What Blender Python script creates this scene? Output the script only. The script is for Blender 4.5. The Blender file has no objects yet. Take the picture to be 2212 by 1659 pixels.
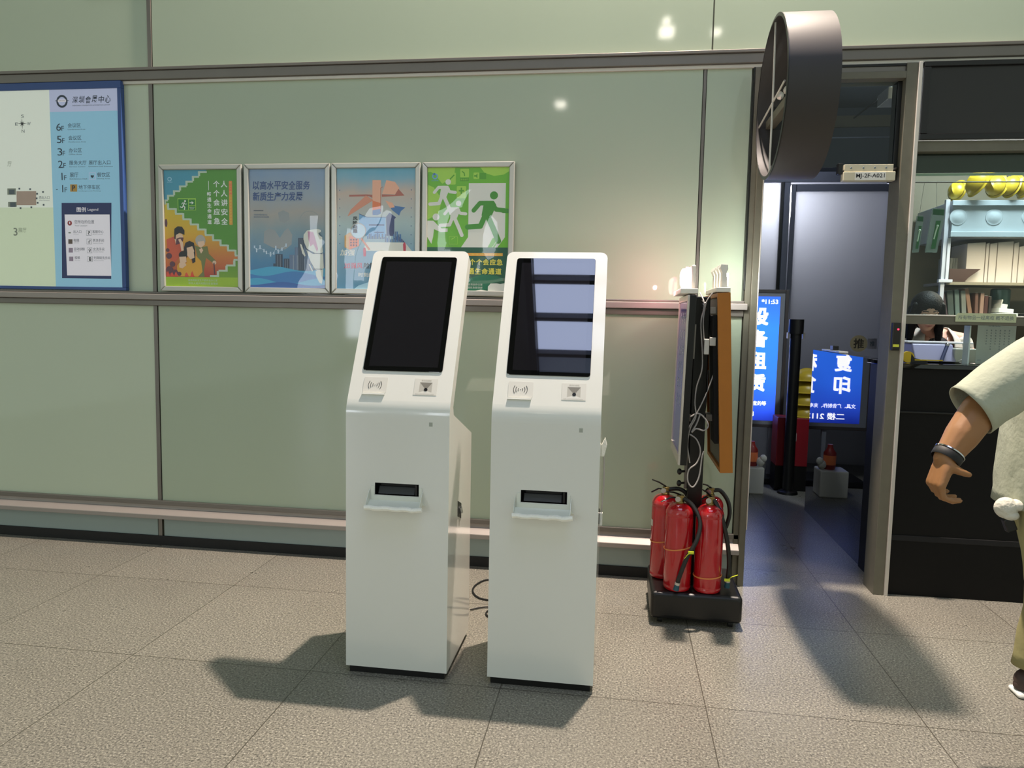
import bpy, bmesh, math, random
from mathutils import Vector, Matrix
random.seed(7)
PI = math.pi
sc = bpy.context.scene
C = sc.collection

# ------------------------------------------------------------------ camera
F = 1600.0
YAW, PITCH, ROLL, EYE = math.radians(8.10), math.radians(5.13), math.radians(1.14), 1.45
FW = Vector((-math.sin(YAW)*math.cos(PITCH), math.cos(YAW)*math.cos(PITCH), -math.sin(PITCH)))
R0 = Vector((math.cos(YAW), math.sin(YAW), 0)); U0 = R0.cross(FW)
RT = R0*math.cos(ROLL) + U0*math.sin(ROLL); UP = U0*math.cos(ROLL) - R0*math.sin(ROLL)
cam_d = bpy.data.cameras.new('camera'); cam = bpy.data.objects.new('camera', cam_d); C.objects.link(cam)
cam_d.sensor_width = 36; cam_d.lens = F/2212*36; cam_d.clip_start = .05
cam.matrix_world = Matrix(((RT.x, UP.x, -FW.x, 0), (RT.y, UP.y, -FW.y, 0), (RT.z, UP.z, -FW.z, EYE), (0, 0, 0, 1)))
sc.camera = cam

# ------------------------------------------------------------------ world, lights, exposure
sc.view_settings.view_transform = 'Standard'
sc.view_settings.look = 'None'
sc.view_settings.gamma = 1
sc.view_settings.use_curve_mapping = False
sc.view_settings.exposure = 0.14
w = bpy.data.worlds.new('hall_ambience'); sc.world = w; w.use_nodes = True
w.node_tree.nodes['Background'].inputs[0].default_value = (.61, .71, .64, 1)
w.node_tree.nodes['Background'].inputs[1].default_value = .74

def lamp(name, kind, loc, energy, color, size=.1, rot=None, **kw):
    d = bpy.data.lights.new(name, kind); d.energy = energy; d.color = color
    if kind == 'AREA':
        d.size = size
        if 'size_y' in kw: d.shape = 'RECTANGLE'; d.size_y = kw['size_y']
    elif kind == 'SPOT':
        d.shadow_soft_size = size; d.spot_size = kw.get('angle', 2.0); d.spot_blend = kw.get('blend', .6)
    else:
        d.shadow_soft_size = size
    o = bpy.data.objects.new(name, d); C.objects.link(o); o.location = loc
    if rot: o.rotation_euler = rot
    return o
def aim(o, target):
    o.rotation_euler = (Vector(target)-o.location).to_track_quat('-Z', 'Y').to_euler()
key = lamp('ceiling_spot_lamp', 'SPOT', (.35, 3.98, 5.75), 2000, (1, .85, .74), .07, angle=2.75, blend=.35)
aim(key, (.25, 3.1, 0))
ring_key = lamp('drum_top_fill', 'SPOT', (.80, 3.72, 4.4), 150, (1, .84, .72), .05, angle=.5, blend=.5)  # added fill, unseen, only brightens the top of the drum
aim(ring_key, (.79, 3.72, 2.86))
lamp('topper_pink_glow', 'POINT', (.20, 3.88, 1.64), 2.0, (1, .45, .48), .01)
lamp('topper_white_glow', 'POINT', (.585, 3.90, 1.66), 3.0, (.93, 1, .96), .01)
shop_l = lamp('shop_ceiling_light', 'AREA', (2.35, 4.75, 3.2), 62, (.80, .90, 1), .5)
shop_w = lamp('shelf_strip_light', 'AREA', (2.55, 4.98, 1.995), 9.0, (1, .84, .70), .9, size_y=.1)
shop_b = lamp('pane_backlight', 'POINT', (1.5, 8.5, 2.75), 170, (1, .98, .95), .2)  # unseen, added behind the frosted pane to give its bright-to-dark gradient
door_l = lamp('sticker_fill_spot', 'SPOT', (1.75, 6.3, 3.4), 45, (1, .97, .88), .05, angle=.42, blend=.6)  # added unseen spot, lifts the push sticker on the frosted door
aim(door_l, (2.05, 7.98, 1.15))
shop_c = lamp('inner_ceiling_light', 'POINT', (2.1, 6.2, 3.3), 9, (.75, .85, 1), .1)

# ------------------------------------------------------------------ helpers
def ray(px, py):
    return RT*((px-1106)/F) - UP*((py-829.5)/F) + FW
def at(px, py, y):               # point of the photograph at depth y
    d = ray(px, py); t = y/d.y
    return Vector((0, 0, EYE)) + d*t
def atx(px, py, x):
    d = ray(px, py); t = x/d.x
    return Vector((0, 0, EYE)) + d*t
def atz(px, py, z):
    d = ray(px, py); t = (z-EYE)/d.z
    return Vector((0, 0, EYE)) + d*t

def srgb(c):
    if isinstance(c, str):
        c = [int(c[i:i+2], 16)/255 for i in (0, 2, 4)]
    return tuple((x/12.92 if x <= .04045 else ((x+.055)/1.055)**2.4) for x in c)
M = {}
def mat(name, col, rough=.5, metal=0, spec=.5, emis=None, es=0, coat=0, bump=0, bscale=30, noise=0, nscale=8, trans=0, alpha=1, ior=None):
    m = bpy.data.materials.new(name); m.use_nodes = True; nt = m.node_tree; b = nt.nodes['Principled BSDF']
    c = srgb(col); b.inputs['Base Color'].default_value = (*c, 1)
    b.inputs['Roughness'].default_value = rough; b.inputs['Metallic'].default_value = metal
    b.inputs['Specular IOR Level'].default_value = spec
    b.inputs['Coat Weight'].default_value = coat; b.inputs['Coat Roughness'].default_value = .04
    b.inputs['Transmission Weight'].default_value = trans; b.inputs['Alpha'].default_value = alpha
    if ior: b.inputs['IOR'].default_value = ior
    if emis:
        b.inputs['Emission Color'].default_value = (*srgb(emis), 1); b.inputs['Emission Strength'].default_value = es
    if noise or bump:
        tc = nt.nodes.new('ShaderNodeTexCoord'); n = nt.nodes.new('ShaderNodeTexNoise')
        nt.links.new(tc.outputs['Object'], n.inputs['Vector']); n.inputs['Detail'].default_value = 5
    if noise:
        n.inputs['Scale'].default_value = nscale
        mx = nt.nodes.new('ShaderNodeMix'); mx.data_type = 'RGBA'
        mx.inputs[6].default_value = (*[x*(1-noise) for x in c], 1); mx.inputs[7].default_value = (*[min(1, x*(1+noise)) for x in c], 1)
        nt.links.new(n.outputs['Fac'], mx.inputs[0]); nt.links.new(mx.outputs[2], b.inputs['Base Color'])
    if bump:
        n2 = nt.nodes.new('ShaderNodeTexNoise'); n2.inputs['Scale'].default_value = bscale
        nt.links.new(tc.outputs['Object'], n2.inputs['Vector'])
        bp = nt.nodes.new('ShaderNodeBump'); bp.inputs['Strength'].default_value = bump; bp.inputs['Distance'].default_value = .01
        nt.links.new(n2.outputs['Fac'], bp.inputs['Height']); nt.links.new(bp.outputs['Normal'], b.inputs['Normal'])
    M[name] = m; return m
def grad(name, stops, axis='Z', lo=0, hi=1, rough=.35, spec=.5, noise=0, nscale=3, diag=None, es=0):
    """print with colours running along one axis of the sheet"""
    m = bpy.data.materials.new(name); m.use_nodes = True; nt = m.node_tree; b = nt.nodes['Principled BSDF']
    b.inputs['Roughness'].default_value = rough; b.inputs['Specular IOR Level'].default_value = spec
    tc = nt.nodes.new('ShaderNodeTexCoord'); sp = nt.nodes.new('ShaderNodeSeparateXYZ'); nt.links.new(tc.outputs['Object'], sp.inputs[0])
    mr = nt.nodes.new('ShaderNodeMapRange'); mr.inputs[1].default_value = lo; mr.inputs[2].default_value = hi
    src = sp.outputs[axis]
    if noise:
        n = nt.nodes.new('ShaderNodeTexNoise'); n.inputs['Scale'].default_value = nscale; n.inputs['Detail'].default_value = 4
        nt.links.new(tc.outputs['Object'], n.inputs['Vector'])
        a = nt.nodes.new('ShaderNodeMath'); a.operation = 'MULTIPLY_ADD'; a.inputs[1].default_value = noise*(hi-lo)*2
        nt.links.new(n.outputs['Fac'], a.inputs[0]); nt.links.new(src, a.inputs[2])
        s = nt.nodes.new('ShaderNodeMath'); s.operation = 'SUBTRACT'; s.inputs[1].default_value = noise*(hi-lo)
        nt.links.new(a.outputs[0], s.inputs[0]); src = s.outputs[0]
    nt.links.new(src, mr.inputs[0])
    cr = nt.nodes.new('ShaderNodeValToRGB'); nt.links.new(mr.outputs[0], cr.inputs[0])
    e = cr.color_ramp.elements
    while len(e) > 1: e.remove(e[0])
    for i, (p, c) in enumerate(stops):
        if i == 0: e[0].position = p; x = e[0]
        else: x = e.new(p)
        x.color = (*srgb(c), 1)
    nt.links.new(cr.outputs[0], b.inputs['Base Color'])
    if es:
        nt.links.new(cr.outputs[0], b.inputs['Emission Color']); b.inputs['Emission Strength'].default_value = es
    M[name] = m; return m

class MB:
    def __init__(s): s.v = []; s.f = []; s.m = []; s.mats = []; s.sm = []
    def mi(s, m):
        m = M[m] if isinstance(m, str) else m
        if m not in s.mats: s.mats.append(m)
        return s.mats.index(m)
    def add(s, vs, fs, m, smooth=False):
        o = len(s.v); k = s.mi(m); s.v += [tuple(v) for v in vs]
        for f in fs: s.f.append(tuple(i+o for i in f)); s.m.append(k); s.sm.append(smooth)
        return s
    def box(s, lo, hi, m, rot=None):
        x0, y0, z0 = lo; x1, y1, z1 = hi
        vs = [Vector(p) for p in ((x0,y0,z0),(x1,y0,z0),(x1,y1,z0),(x0,y1,z0),(x0,y0,z1),(x1,y0,z1),(x1,y1,z1),(x0,y1,z1))]
        if rot is not None:
            c = sum(vs, Vector())/8; vs = [c + rot @ (v-c) for v in vs]
        return s.add(vs, [(0,3,2,1),(4,5,6,7),(0,1,5,4),(1,2,6,5),(2,3,7,6),(3,0,4,7)], m)
    def quad(s, pts, m): return s.add(pts, [tuple(range(len(pts)))], m)
    def prism(s, pts, ext, m):          # polygon (3d pts) pushed along the vector ext
        n = len(pts); e = Vector(ext); P = [Vector(p) for p in pts]
        return s.add(P + [p+e for p in P], [tuple(range(n))[::-1], tuple(range(n, 2*n))] + [(i, (i+1) % n, (i+1) % n+n, i+n) for i in range(n)], m)
    def sweep(s, pts, rad, m, seg=12, cap=True, smooth=True, flat=None, hint=None):
        """tube through pts; rad a number or one per point, each a number or (ra, rb)"""
        P = [Vector(p) for p in pts]; n = len(P)
        if not isinstance(rad, (list,)): rad = [rad]*n
        vs = []; pu = None
        for i, p in enumerate(P):
            t = (P[min(i+1, n-1)] - P[max(i-1, 0)]).normalized()
            if pu is None:
                h = Vector(hint) if hint else (Vector((0, 0, 1)) if abs(t.z) < .9 else Vector((0, 1, 0)))
                a = (h - t*h.dot(t)).normalized()
            else: a = (pu - t*pu.dot(t)).normalized()
            pu = a; b = t.cross(a); r = rad[i]; ra, rb = r if isinstance(r, tuple) else (r, r)
            for k in range(seg):
                g = 2*PI*k/seg; vs.append(p + a*math.cos(g)*ra + b*math.sin(g)*rb)
        fs = [(i*seg+k, i*seg+(k+1) % seg, (i+1)*seg+(k+1) % seg, (i+1)*seg+k) for i in range(n-1) for k in range(seg)]
        if cap: fs += [tuple(range(seg))[::-1], tuple((n-1)*seg+k for k in range(seg))]
        return s.add(vs, fs, m, smooth)
    def ball(s, c, r, m, seg=16, rings=10, rot=None):
        c = Vector(c); r = r if isinstance(r, tuple) else (r, r, r); vs = []; fs = []
        for i in range(rings+1):
            a = PI*i/rings
            for k in range(seg):
                g = 2*PI*k/seg; v = Vector((r[0]*math.sin(a)*math.cos(g), r[1]*math.sin(a)*math.sin(g), r[2]*math.cos(a)))
                vs.append(c + (rot @ v if rot is not None else v))
        for i in range(rings):
            for k in range(seg): fs.append((i*seg+k, (i+1)*seg+k, (i+1)*seg+(k+1) % seg, i*seg+(k+1) % seg))
        return s.add(vs, fs, m, True)
    def limb(s, pts, rad, m, seg=14):   # tapered limb with rounded ends
        P = [Vector(p) for p in pts]
        s.sweep(P, rad, m, seg)
        for p, r in zip(P, rad):
            r = r if isinstance(r, (int, float)) else min(r)
            s.ball(p, r, m, 12, 8)
        return s
    def lathe(s, prof, c, m, axis='Z', seg=32, cap=True):   # prof: (radius, height)
        c = Vector(c); vs = []; n = len(prof)
        for r, h in prof:
            for k in range(seg):
                g = 2*PI*k/seg; a, b = r*math.cos(g), r*math.sin(g)
                vs.append(c + Vector({'Z': (a, b, h), 'X': (h, a, b), 'Y': (a, h, -b)}[axis]))
        fs = [(i*seg+k, i*seg+(k+1) % seg, (i+1)*seg+(k+1) % seg, (i+1)*seg+k) for i in range(n-1) for k in range(seg)]
        if cap: fs += [tuple(range(seg))[::-1], tuple((n-1)*seg+k for k in range(seg))]
        return s.add(vs, fs, m, True)
    def build(s, name, parent=None, bevel=0, origin=None, weld=True, segs=2, auto=True):
        me = bpy.data.meshes.new(name); o = Vector(origin) if origin is not None else Vector()
        me.from_pydata([Vector(v)-o for v in s.v], [], s.f); 
        for m in s.mats: me.materials.append(m)
        me.polygons.foreach_set('material_index', s.m); me.polygons.foreach_set('use_smooth', s.sm); me.update()
        ob = bpy.data.objects.new(name, me); C.objects.link(ob)
        if parent is not None: ob.parent = parent; ob.location = o
        else: ob.location = o
        if bevel:
            b = ob.modifiers.new('bevel', 'BEVEL'); b.width = bevel; b.segments = segs; b.limit_method = 'ANGLE'; b.angle_limit = .6
            b.harden_normals = False
        if auto and any(s.sm):
            try: me.set_sharp_from_angle(angle=.75)
            except Exception: pass
        return ob
def tag(o, label=None, cat=None, group=None, kind=None):
    if label: o['label'] = label
    if cat: o['category'] = cat
    if group: o['group'] = group
    if kind: o['kind'] = kind
    return o
def thing(name, loc, label, cat, group=None, rz=0):
    o = bpy.data.objects.new(name, None); C.objects.link(o); o.location = loc; o.rotation_euler = (0, 0, rz); o.empty_display_size = .05
    return tag(o, label, cat, group)
def struct(mb, name, parent=None, **kw):
    o = mb.build(name, parent, **kw)
    if parent is None: o['kind'] = 'structure'
    return o
def copy_tree(o, parent=None):
    c = o.copy(); C.objects.link(c); c.parent = parent
    for ch in list(o.children): copy_tree(ch, c)
    return c

_tc = {}
def glyphs(s, bold=0):
    """flat outline mesh of a line of writing in the built-in font, scaled to a unit box"""
    k = (s, bold)
    if k in _tc: return _tc[k]
    cu = bpy.data.curves.new('t', 'FONT'); cu.body = s; cu.size = 1; cu.offset = bold; cu.resolution_u = 3; cu.fill_mode = 'FRONT'
    ob = bpy.data.objects.new('t', cu); C.objects.link(ob)
    dg = bpy.context.evaluated_depsgraph_get(); dg.update()
    me = ob.evaluated_get(dg).to_mesh()
    vs = [v.co.copy() for v in me.vertices]; fs = [tuple(p.vertices) for p in me.polygons]
    ob.evaluated_get(dg).to_mesh_clear(); bpy.data.objects.remove(ob); bpy.data.curves.remove(cu)
    if vs:
        x0, x1 = min(v.x for v in vs), max(v.x for v in vs); y0, y1 = min(v.y for v in vs), max(v.y for v in vs)
        vs = [((v.x-x0)/max(1e-6, x1-x0), (v.y-y0)/max(1e-6, y1-y0)) for v in vs]
    _tc[k] = (vs, fs); return _tc[k]

class Art:
    """flat print: coordinates in sheet units (x right, y down) laid on a local sheet, x right, z up, facing -y"""
    def __init__(s, x0, y0, w, h, W, H, mb=None, step=.0003):
        s.x0, s.y0, s.kx, s.ky, s.H = x0, y0, W/w, H/h, H; s.mb = mb or MB(); s.step = step; s.n = 0
        s.W = W
    def p(s, x, y, l): return Vector(((x-s.x0)*s.kx, -l*s.step, s.H-(y-s.y0)*s.ky))
    def poly(s, pts, m, l=1):
        P = [s.p(x, y, l) for x, y in pts]
        a = sum((P[i].x*P[(i+1) % len(P)].z - P[(i+1) % len(P)].x*P[i].z) for i in range(len(P)))
        if a < 0: P = P[::-1]
        s.n = (s.n+1) % 60; k = Vector((0, -s.n*4e-6, 0)); s.mb.quad([q+k for q in P], m); return s
    def rect(s, x0, y0, x1, y1, m, l=1): return s.poly([(x0, y0), (x0, y1), (x1, y1), (x1, y0)], m, l)
    def disc(s, x, y, r, m, l=1, ry=None, n=24):
        ry = ry or r
        return s.poly([(x+r*math.cos(2*PI*i/n), y+ry*math.sin(2*PI*i/n)) for i in range(n)], m, l)
    def line(s, pts, wd, m, l=1, closed=False):
        if closed: pts = list(pts)+[pts[0]]
        for (xa, ya), (xb, yb) in zip(pts, pts[1:]):
            d = math.hypot(xb-xa, yb-ya) or 1; nx, ny = -(yb-ya)/d*wd/2, (xb-xa)/d*wd/2
            s.poly([(xa+nx, ya+ny), (xb+nx, yb+ny), (xb-nx, yb-ny), (xa-nx, ya-ny)], m, l)
        for x, y in pts[1:-1]: s.disc(x, y, wd/2, m, l, n=10)
        return s
    def cap(s, pts, wd, m, l=1):         # thick rounded stroke
        s.line(pts, wd, m, l)
        for x, y in pts: s.disc(x, y, wd/2, m, l, n=16)
        return s
    def arc(s, x, y, r, a0, a1, wd, m, l=1, n=10):
        return s.line([(x+r*math.cos(a0+(a1-a0)*i/n), y+r*math.sin(a0+(a1-a0)*i/n)) for i in range(n+1)], wd, m, l)
    def text(s, t, x0, y0, x1, y1, m, l=2, bold=0, skew=0, flip=False):
        vs, fs = glyphs(t, .01 if bold else 0)
        if not vs: return s
        k = max(0, bold-.012)*(y1-y0)*.8
        for sx_, sy_ in (((-k, -k), (k, -k), (-k, k), (k, k)) if k > 0 else ((0, 0),)):
            s.n = (s.n+1) % 60; e = Vector((0, -s.n*4e-6, 0)); P = []
            for u, v in vs: P.append(s.p(x0+(x1-x0)*u+sx_ + skew*v*(y1-y0), y1-(y1-y0)*v+sy_, l)+e)
            out = []
            for f in fs:
                a, b, c = P[f[0]], P[f[1]], P[f[2]]
                out.append(f if (b-a).cross(c-a).y > 0 else f[::-1])
            s.mb.add(P, out, m)
        return s
    def column(s, t, x, y0, size, m, l=2, bold=0, gap=1.15):
        for i, ch in enumerate(t): s.text(ch, x-size/2, y0+i*size*gap, x+size/2, y0+i*size*gap+size, m, l, bold)
        return s
    def build(s, name, parent, loc=(0, 0, 0)):
        o = s.mb.build(name, parent, auto=False); o.location = loc; return o
def rrect(x0, y0, x1, y1, r, n=5):
    out = []
    for cx, cy, a in ((x1-r, y1-r, 0), (x0+r, y1-r, PI/2), (x0+r, y0+r, PI), (x1-r, y0+r, 3*PI/2)):
        for i in range(n+1): out.append((cx+r*math.cos(a+PI/2*i/n), cy+r*math.sin(a+PI/2*i/n)))
    return out

# ------------------------------------------------------------------ materials
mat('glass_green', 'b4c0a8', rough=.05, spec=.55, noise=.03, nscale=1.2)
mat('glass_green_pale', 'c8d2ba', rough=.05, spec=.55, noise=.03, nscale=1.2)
mat('glass_kick', '93a19e', rough=.1, spec=.5, noise=.05, nscale=2)
mat('alu', '7d7770', rough=.4, metal=.6, noise=.08, nscale=6)
mat('alu_light', 'cfc8be', rough=.35, metal=.35, noise=.05, nscale=10)
mat('alu_worn', '6f6b5c', rough=.5, metal=.3, noise=.12, nscale=20)
mat('ledge_alu', '9d958e', rough=.5, metal=.2, noise=.06, nscale=10)
mat('seam', '5f6152', rough=.6)
mat('black', '0c0b0b', rough=.35); mat('black_rubber', '0f0f0f', rough=.6); mat('black_matte', '131111', rough=.8)
mat('black_gloss', '0b0a0b', rough=.03, spec=.75)
mat('black_stone', '0d0b0a', rough=.5, spec=.2, noise=.3, nscale=40)
mat('black_mirror', '030304', rough=.015, spec=1.0, ior=2.2)
mat('base_board', '171615', rough=.7, noise=.4, nscale=30)
mat('kiosk_white', 'e6e6de', rough=.12, spec=.55, coat=.4)
mat('kiosk_part', 'd8d6cd', rough=.35); mat('kiosk_dark', '45423c', rough=.5); mat('kiosk_grey', '8d8b86', rough=.5)
mat('print_grey', 'a8a59c', rough=.5)
mat('screen_glass', '030303', rough=.012, spec=.9, ior=1.75); mat('screen_lcd', '17161a', rough=.02, spec=.9, ior=1.75)
mat('slot_dark', '080808', rough=.6); mat('printer_grey', '3c3d40', rough=.4)
mat('tray_clear', 'e6e8dc', rough=.12, spec=.6, coat=.3); mat('tape_white', 'fbfaf0', rough=.35, bump=.5, bscale=60)
mat('poster_frame', 'bab9b0', rough=.28, metal=.35)
mat('white_print', 'e8e8e2', rough=.35); mat('paper', 'd5d4cb', rough=.7)
mat('navy', '34508a', rough=.35); mat('text_navy', '3b5385', rough=.4); mat('ink', '2c2c2e', rough=.5); mat('ink_soft', '5d6a72', rough=.5)
mat('red_enamel', 'b3121c', rough=.13, spec=.6, coat=.6); mat('brass', '9a8450', rough=.3, metal=.9); mat('chrome', 'c8c8c8', rough=.15, metal=1)
mat('hose', '191a18', rough=.45); mat('nozzle', '1f5260', rough=.5); mat('tie_yellow', 'd3dd35', rough=.4); mat('tie_orange', 'e08a4a', rough=.4)
mat('orange_panel', 'a9681b', rough=.45, noise=.06, nscale=20); mat('white_plastic', 'e6e2d6', rough=.35); mat('cable_white', 'bdb8b2', rough=.4); mat('cable_black', '121212', rough=.5)
mat('lit_white', 'f4f0e6', rough=.4, emis='fff6ea', es=2.2); mat('lit_pink', 'e0559a', rough=.4, emis='ff4f98', es=1.2)
mat('skin', '96693f', rough=.5, noise=.06, nscale=20); mat('skin_pale', 'c79a83', rough=.5); mat('hair', '070607', rough=.6, spec=.25, bump=.4, bscale=120)
mat('shirt', 'a9ad98', rough=.85, bump=.3, bscale=40, noise=.05, nscale=6); mat('trousers', '9c9566', rough=.85, bump=.3, bscale=30); mat('shoe', '4a3a35', rough=.6)
mat('jacket', 'b9b4a6', rough=.8, bump=.3, bscale=50); mat('towel', 'd5d2c4', rough=.9, bump=.6, bscale=60)
def floor_material():
    m = bpy.data.materials.new('granite_tiles'); m.use_nodes = True; nt = m.node_tree; b = nt.nodes['Principled BSDF']; L = nt.links.new
    N = lambda t: nt.nodes.new(t)
    def math_(op, a, b_=None, c=None):
        n = N('ShaderNodeMath'); n.operation = op
        for i, v in enumerate((a, b_, c)):
            if v is None: continue
            if isinstance(v, (int, float)): n.inputs[i].default_value = v
            else: L(v, n.inputs[i])
        return n.outputs[0]
    tc = N('ShaderNodeTexCoord'); sp = N('ShaderNodeSeparateXYZ'); L(tc.outputs['Object'], sp.inputs[0])
    u = math_('DIVIDE', math_('SUBTRACT', sp.outputs['X'], .37), .785); v = math_('DIVIDE', math_('SUBTRACT', sp.outputs['Y'], 2.757), .83)
    du = math_('ABSOLUTE', math_('SUBTRACT', math_('FRACT', u), .5)); dv = math_('ABSOLUTE', math_('SUBTRACT', math_('FRACT', v), .5))
    joint = math_('GREATER_THAN', math_('MAXIMUM', du, dv), .5-.0026)
    cb = N('ShaderNodeCombineXYZ'); L(math_('FLOOR', u), cb.inputs[0]); L(math_('FLOOR', v), cb.inputs[1])
    wn = N('ShaderNodeTexWhiteNoise'); L(cb.outputs[0], wn.inputs['Vector'])
    def noise(scale, det=2, rough=.6):
        n = N('ShaderNodeTexNoise'); n.inputs['Scale'].default_value = scale; n.inputs['Detail'].default_value = det; n.inputs['Roughness'].default_value = rough
        L(tc.outputs['Object'], n.inputs['Vector']); return n.outputs['Fac']
    cr = N('ShaderNodeValToRGB'); L(noise(120, 4, .8), cr.inputs[0])
    e = cr.color_ramp.elements; e[0].position = .36; e[0].color = (*srgb('3e3b36'), 1); e[1].position = .66; e[1].color = (*srgb('bfbbac'), 1)
    x = e.new(.45); x.color = (*srgb('737067'), 1); x = e.new(.55); x.color = (*srgb('8a8679'), 1)
    hv = N('ShaderNodeHueSaturation'); L(cr.outputs[0], hv.inputs['Color'])
    stain = math_('MULTIPLY_ADD', noise(1.6, 5, .65), .30, .86)
    L(math_('MULTIPLY', math_('MULTIPLY_ADD', wn.outputs['Value'], .10, .95), stain), hv.inputs['Value'])
    mx = N('ShaderNodeMix'); mx.data_type = 'RGBA'; L(joint, mx.inputs[0]); L(hv.outputs[0], mx.inputs[6]); mx.inputs[7].default_value = (*srgb('4c483f'), 1)
    L(mx.outputs[2], b.inputs['Base Color'])
    L(math_('MULTIPLY_ADD', noise(3, 4), .22, .20), b.inputs['Roughness']); b.inputs['Specular IOR Level'].default_value = .45
    M['granite'] = m
floor_material()
def clear_glass(name, tint, reflect=.08):
    m = bpy.data.materials.new(name); m.use_nodes = True; nt = m.node_tree; nt.nodes.clear(); L = nt.links.new
    o = nt.nodes.new('ShaderNodeOutputMaterial'); mx = nt.nodes.new('ShaderNodeMixShader'); t = nt.nodes.new('ShaderNodeBsdfTransparent'); g = nt.nodes.new('ShaderNodeBsdfGlossy')
    f = nt.nodes.new('ShaderNodeFresnel'); f.inputs[0].default_value = 1.45
    t.inputs[0].default_value = (*srgb(tint), 1); g.inputs['Roughness'].default_value = .01
    ge = nt.nodes.new('ShaderNodeNewGeometry'); q = nt.nodes.new('ShaderNodeMath'); q.operation = 'SUBTRACT'; q.inputs[0].default_value = 1; L(ge.outputs['Backfacing'], q.inputs[1]); q2 = nt.nodes.new('ShaderNodeMath'); q2.operation = 'MULTIPLY'; L(f.outputs[0], q2.inputs[0]); L(q.outputs[0], q2.inputs[1]); L(q2.outputs[0], mx.inputs[0]); L(t.outputs[0], mx.inputs[1]); L(g.outputs[0], mx.inputs[2]); L(mx.outputs[0], o.inputs[0]); M[name] = m
clear_glass('clear_glass', 'eef5f0'); clear_glass('clear_film', 'fbfbfb')
def frosted(name, col):
    m = bpy.data.materials.new(name); m.use_nodes = True; nt = m.node_tree; L = nt.links.new; b = nt.nodes['Principled BSDF']
    b.inputs['Base Color'].default_value = (*srgb('5b616c'), 1); b.inputs['Roughness'].default_value = .25
    t = nt.nodes.new('ShaderNodeBsdfTranslucent'); t.inputs[0].default_value = (*srgb(col), 1)
    mx = nt.nodes.new('ShaderNodeMixShader'); mx.inputs[0].default_value = .6; L(b.outputs[0], mx.inputs[1]); L(t.outputs[0], mx.inputs[2])
    L(mx.outputs[0], nt.nodes['Material Output'].inputs[0]); M[name] = m
frosted('frosted', 'b9bcc4')

WY = 4.15
# floor
struct(MB().box((-8, -12, -.1), (5.5, 9.6, 0), 'granite'), 'floor')

# ---- green back painted glass wall
def panel(mb, x0, x1, z0, z1, m='glass_green', y=WY):
    mb.box((x0+.004, y, z0), (x1-.004, y+.012, z1), m)
SX = -2.775
g = MB()
g.box((-8, WY+.012, 0), (.66, WY+.11, 6), 'seam')
g.box((.66, WY+.012, 2.86), (5.5, WY+.11, 6), 'seam')
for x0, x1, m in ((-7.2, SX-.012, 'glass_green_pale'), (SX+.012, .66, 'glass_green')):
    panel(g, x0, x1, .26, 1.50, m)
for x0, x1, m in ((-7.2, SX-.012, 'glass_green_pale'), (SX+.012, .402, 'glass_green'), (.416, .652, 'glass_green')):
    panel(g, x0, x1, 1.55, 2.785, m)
for x0, x1, m in ((-7.2, SX-.012, 'glass_green'), (SX+.012, .44, 'glass_green'), (.44, 3.4, 'glass_green'), (3.41, 5.5, 'glass_green')):
    panel(g, x0, x1, 2.865, 4.4, m); panel(g, x0, x1, 4.42, 5.98, m)
for x0, x1 in ((-7.2, SX-.015), (SX+.02, .66)):
    panel(g, x0, x1, .055, .17, 'glass_kick', WY-.002)
struct(g, 'wall_back')
t = MB()   # top rail
t.box((-8, WY-.030, 2.795), (5.5, WY, 2.845), 'alu'); t.box((-8, WY-.042, 2.845), (5.5, WY, 2.862), 'alu'); t.box((-8, WY-.014, 2.775), (5.5, WY, 2.795), 'alu_light')
struct(t, 'trim_1', bevel=.003)
t = MB()   # middle ledge
t.box((-8, WY-.050, 1.513), (.675, WY, 1.548), 'ledge_alu'); t.box((-8, WY-.034, 1.548), (.66, WY, 1.562), 'alu'); t.box((-8, WY-.024, 1.478), (.66, WY, 1.513), 'alu')
struct(t, 'trim_2', bevel=.004)
t = MB()   # lower ledge
t.prism([(-8, WY-.012, .275), (-8, WY-.012, .235), (-8, WY-.060, .205), (-8, WY-.060, .178), (-8, WY, .178), (-8, WY, .275)], (8.69, 0, 0), 'ledge_alu')
t.box((-8, WY-.020, .255), (.69, WY, .283), 'alu')
struct(t, 'trim_3', bevel=.003)
struct(MB().box((-8, WY-.012, 0), (.66, WY, .058), 'base_board'), 'baseboard_back', bevel=.002)
t = MB()
for z0, z1 in ((.283, 1.478), (1.562, 2.775), (2.862, 5.98), (.058, .178)): t.box((SX-.012, WY-.006, z0), (SX+.012, WY, z1), 'alu')
struct(t, 'trim_4')
struct(MB().box((.402, WY-.003, 1.562), (.416, WY, 2.775), 'alu'), 'trim_5')
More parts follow.
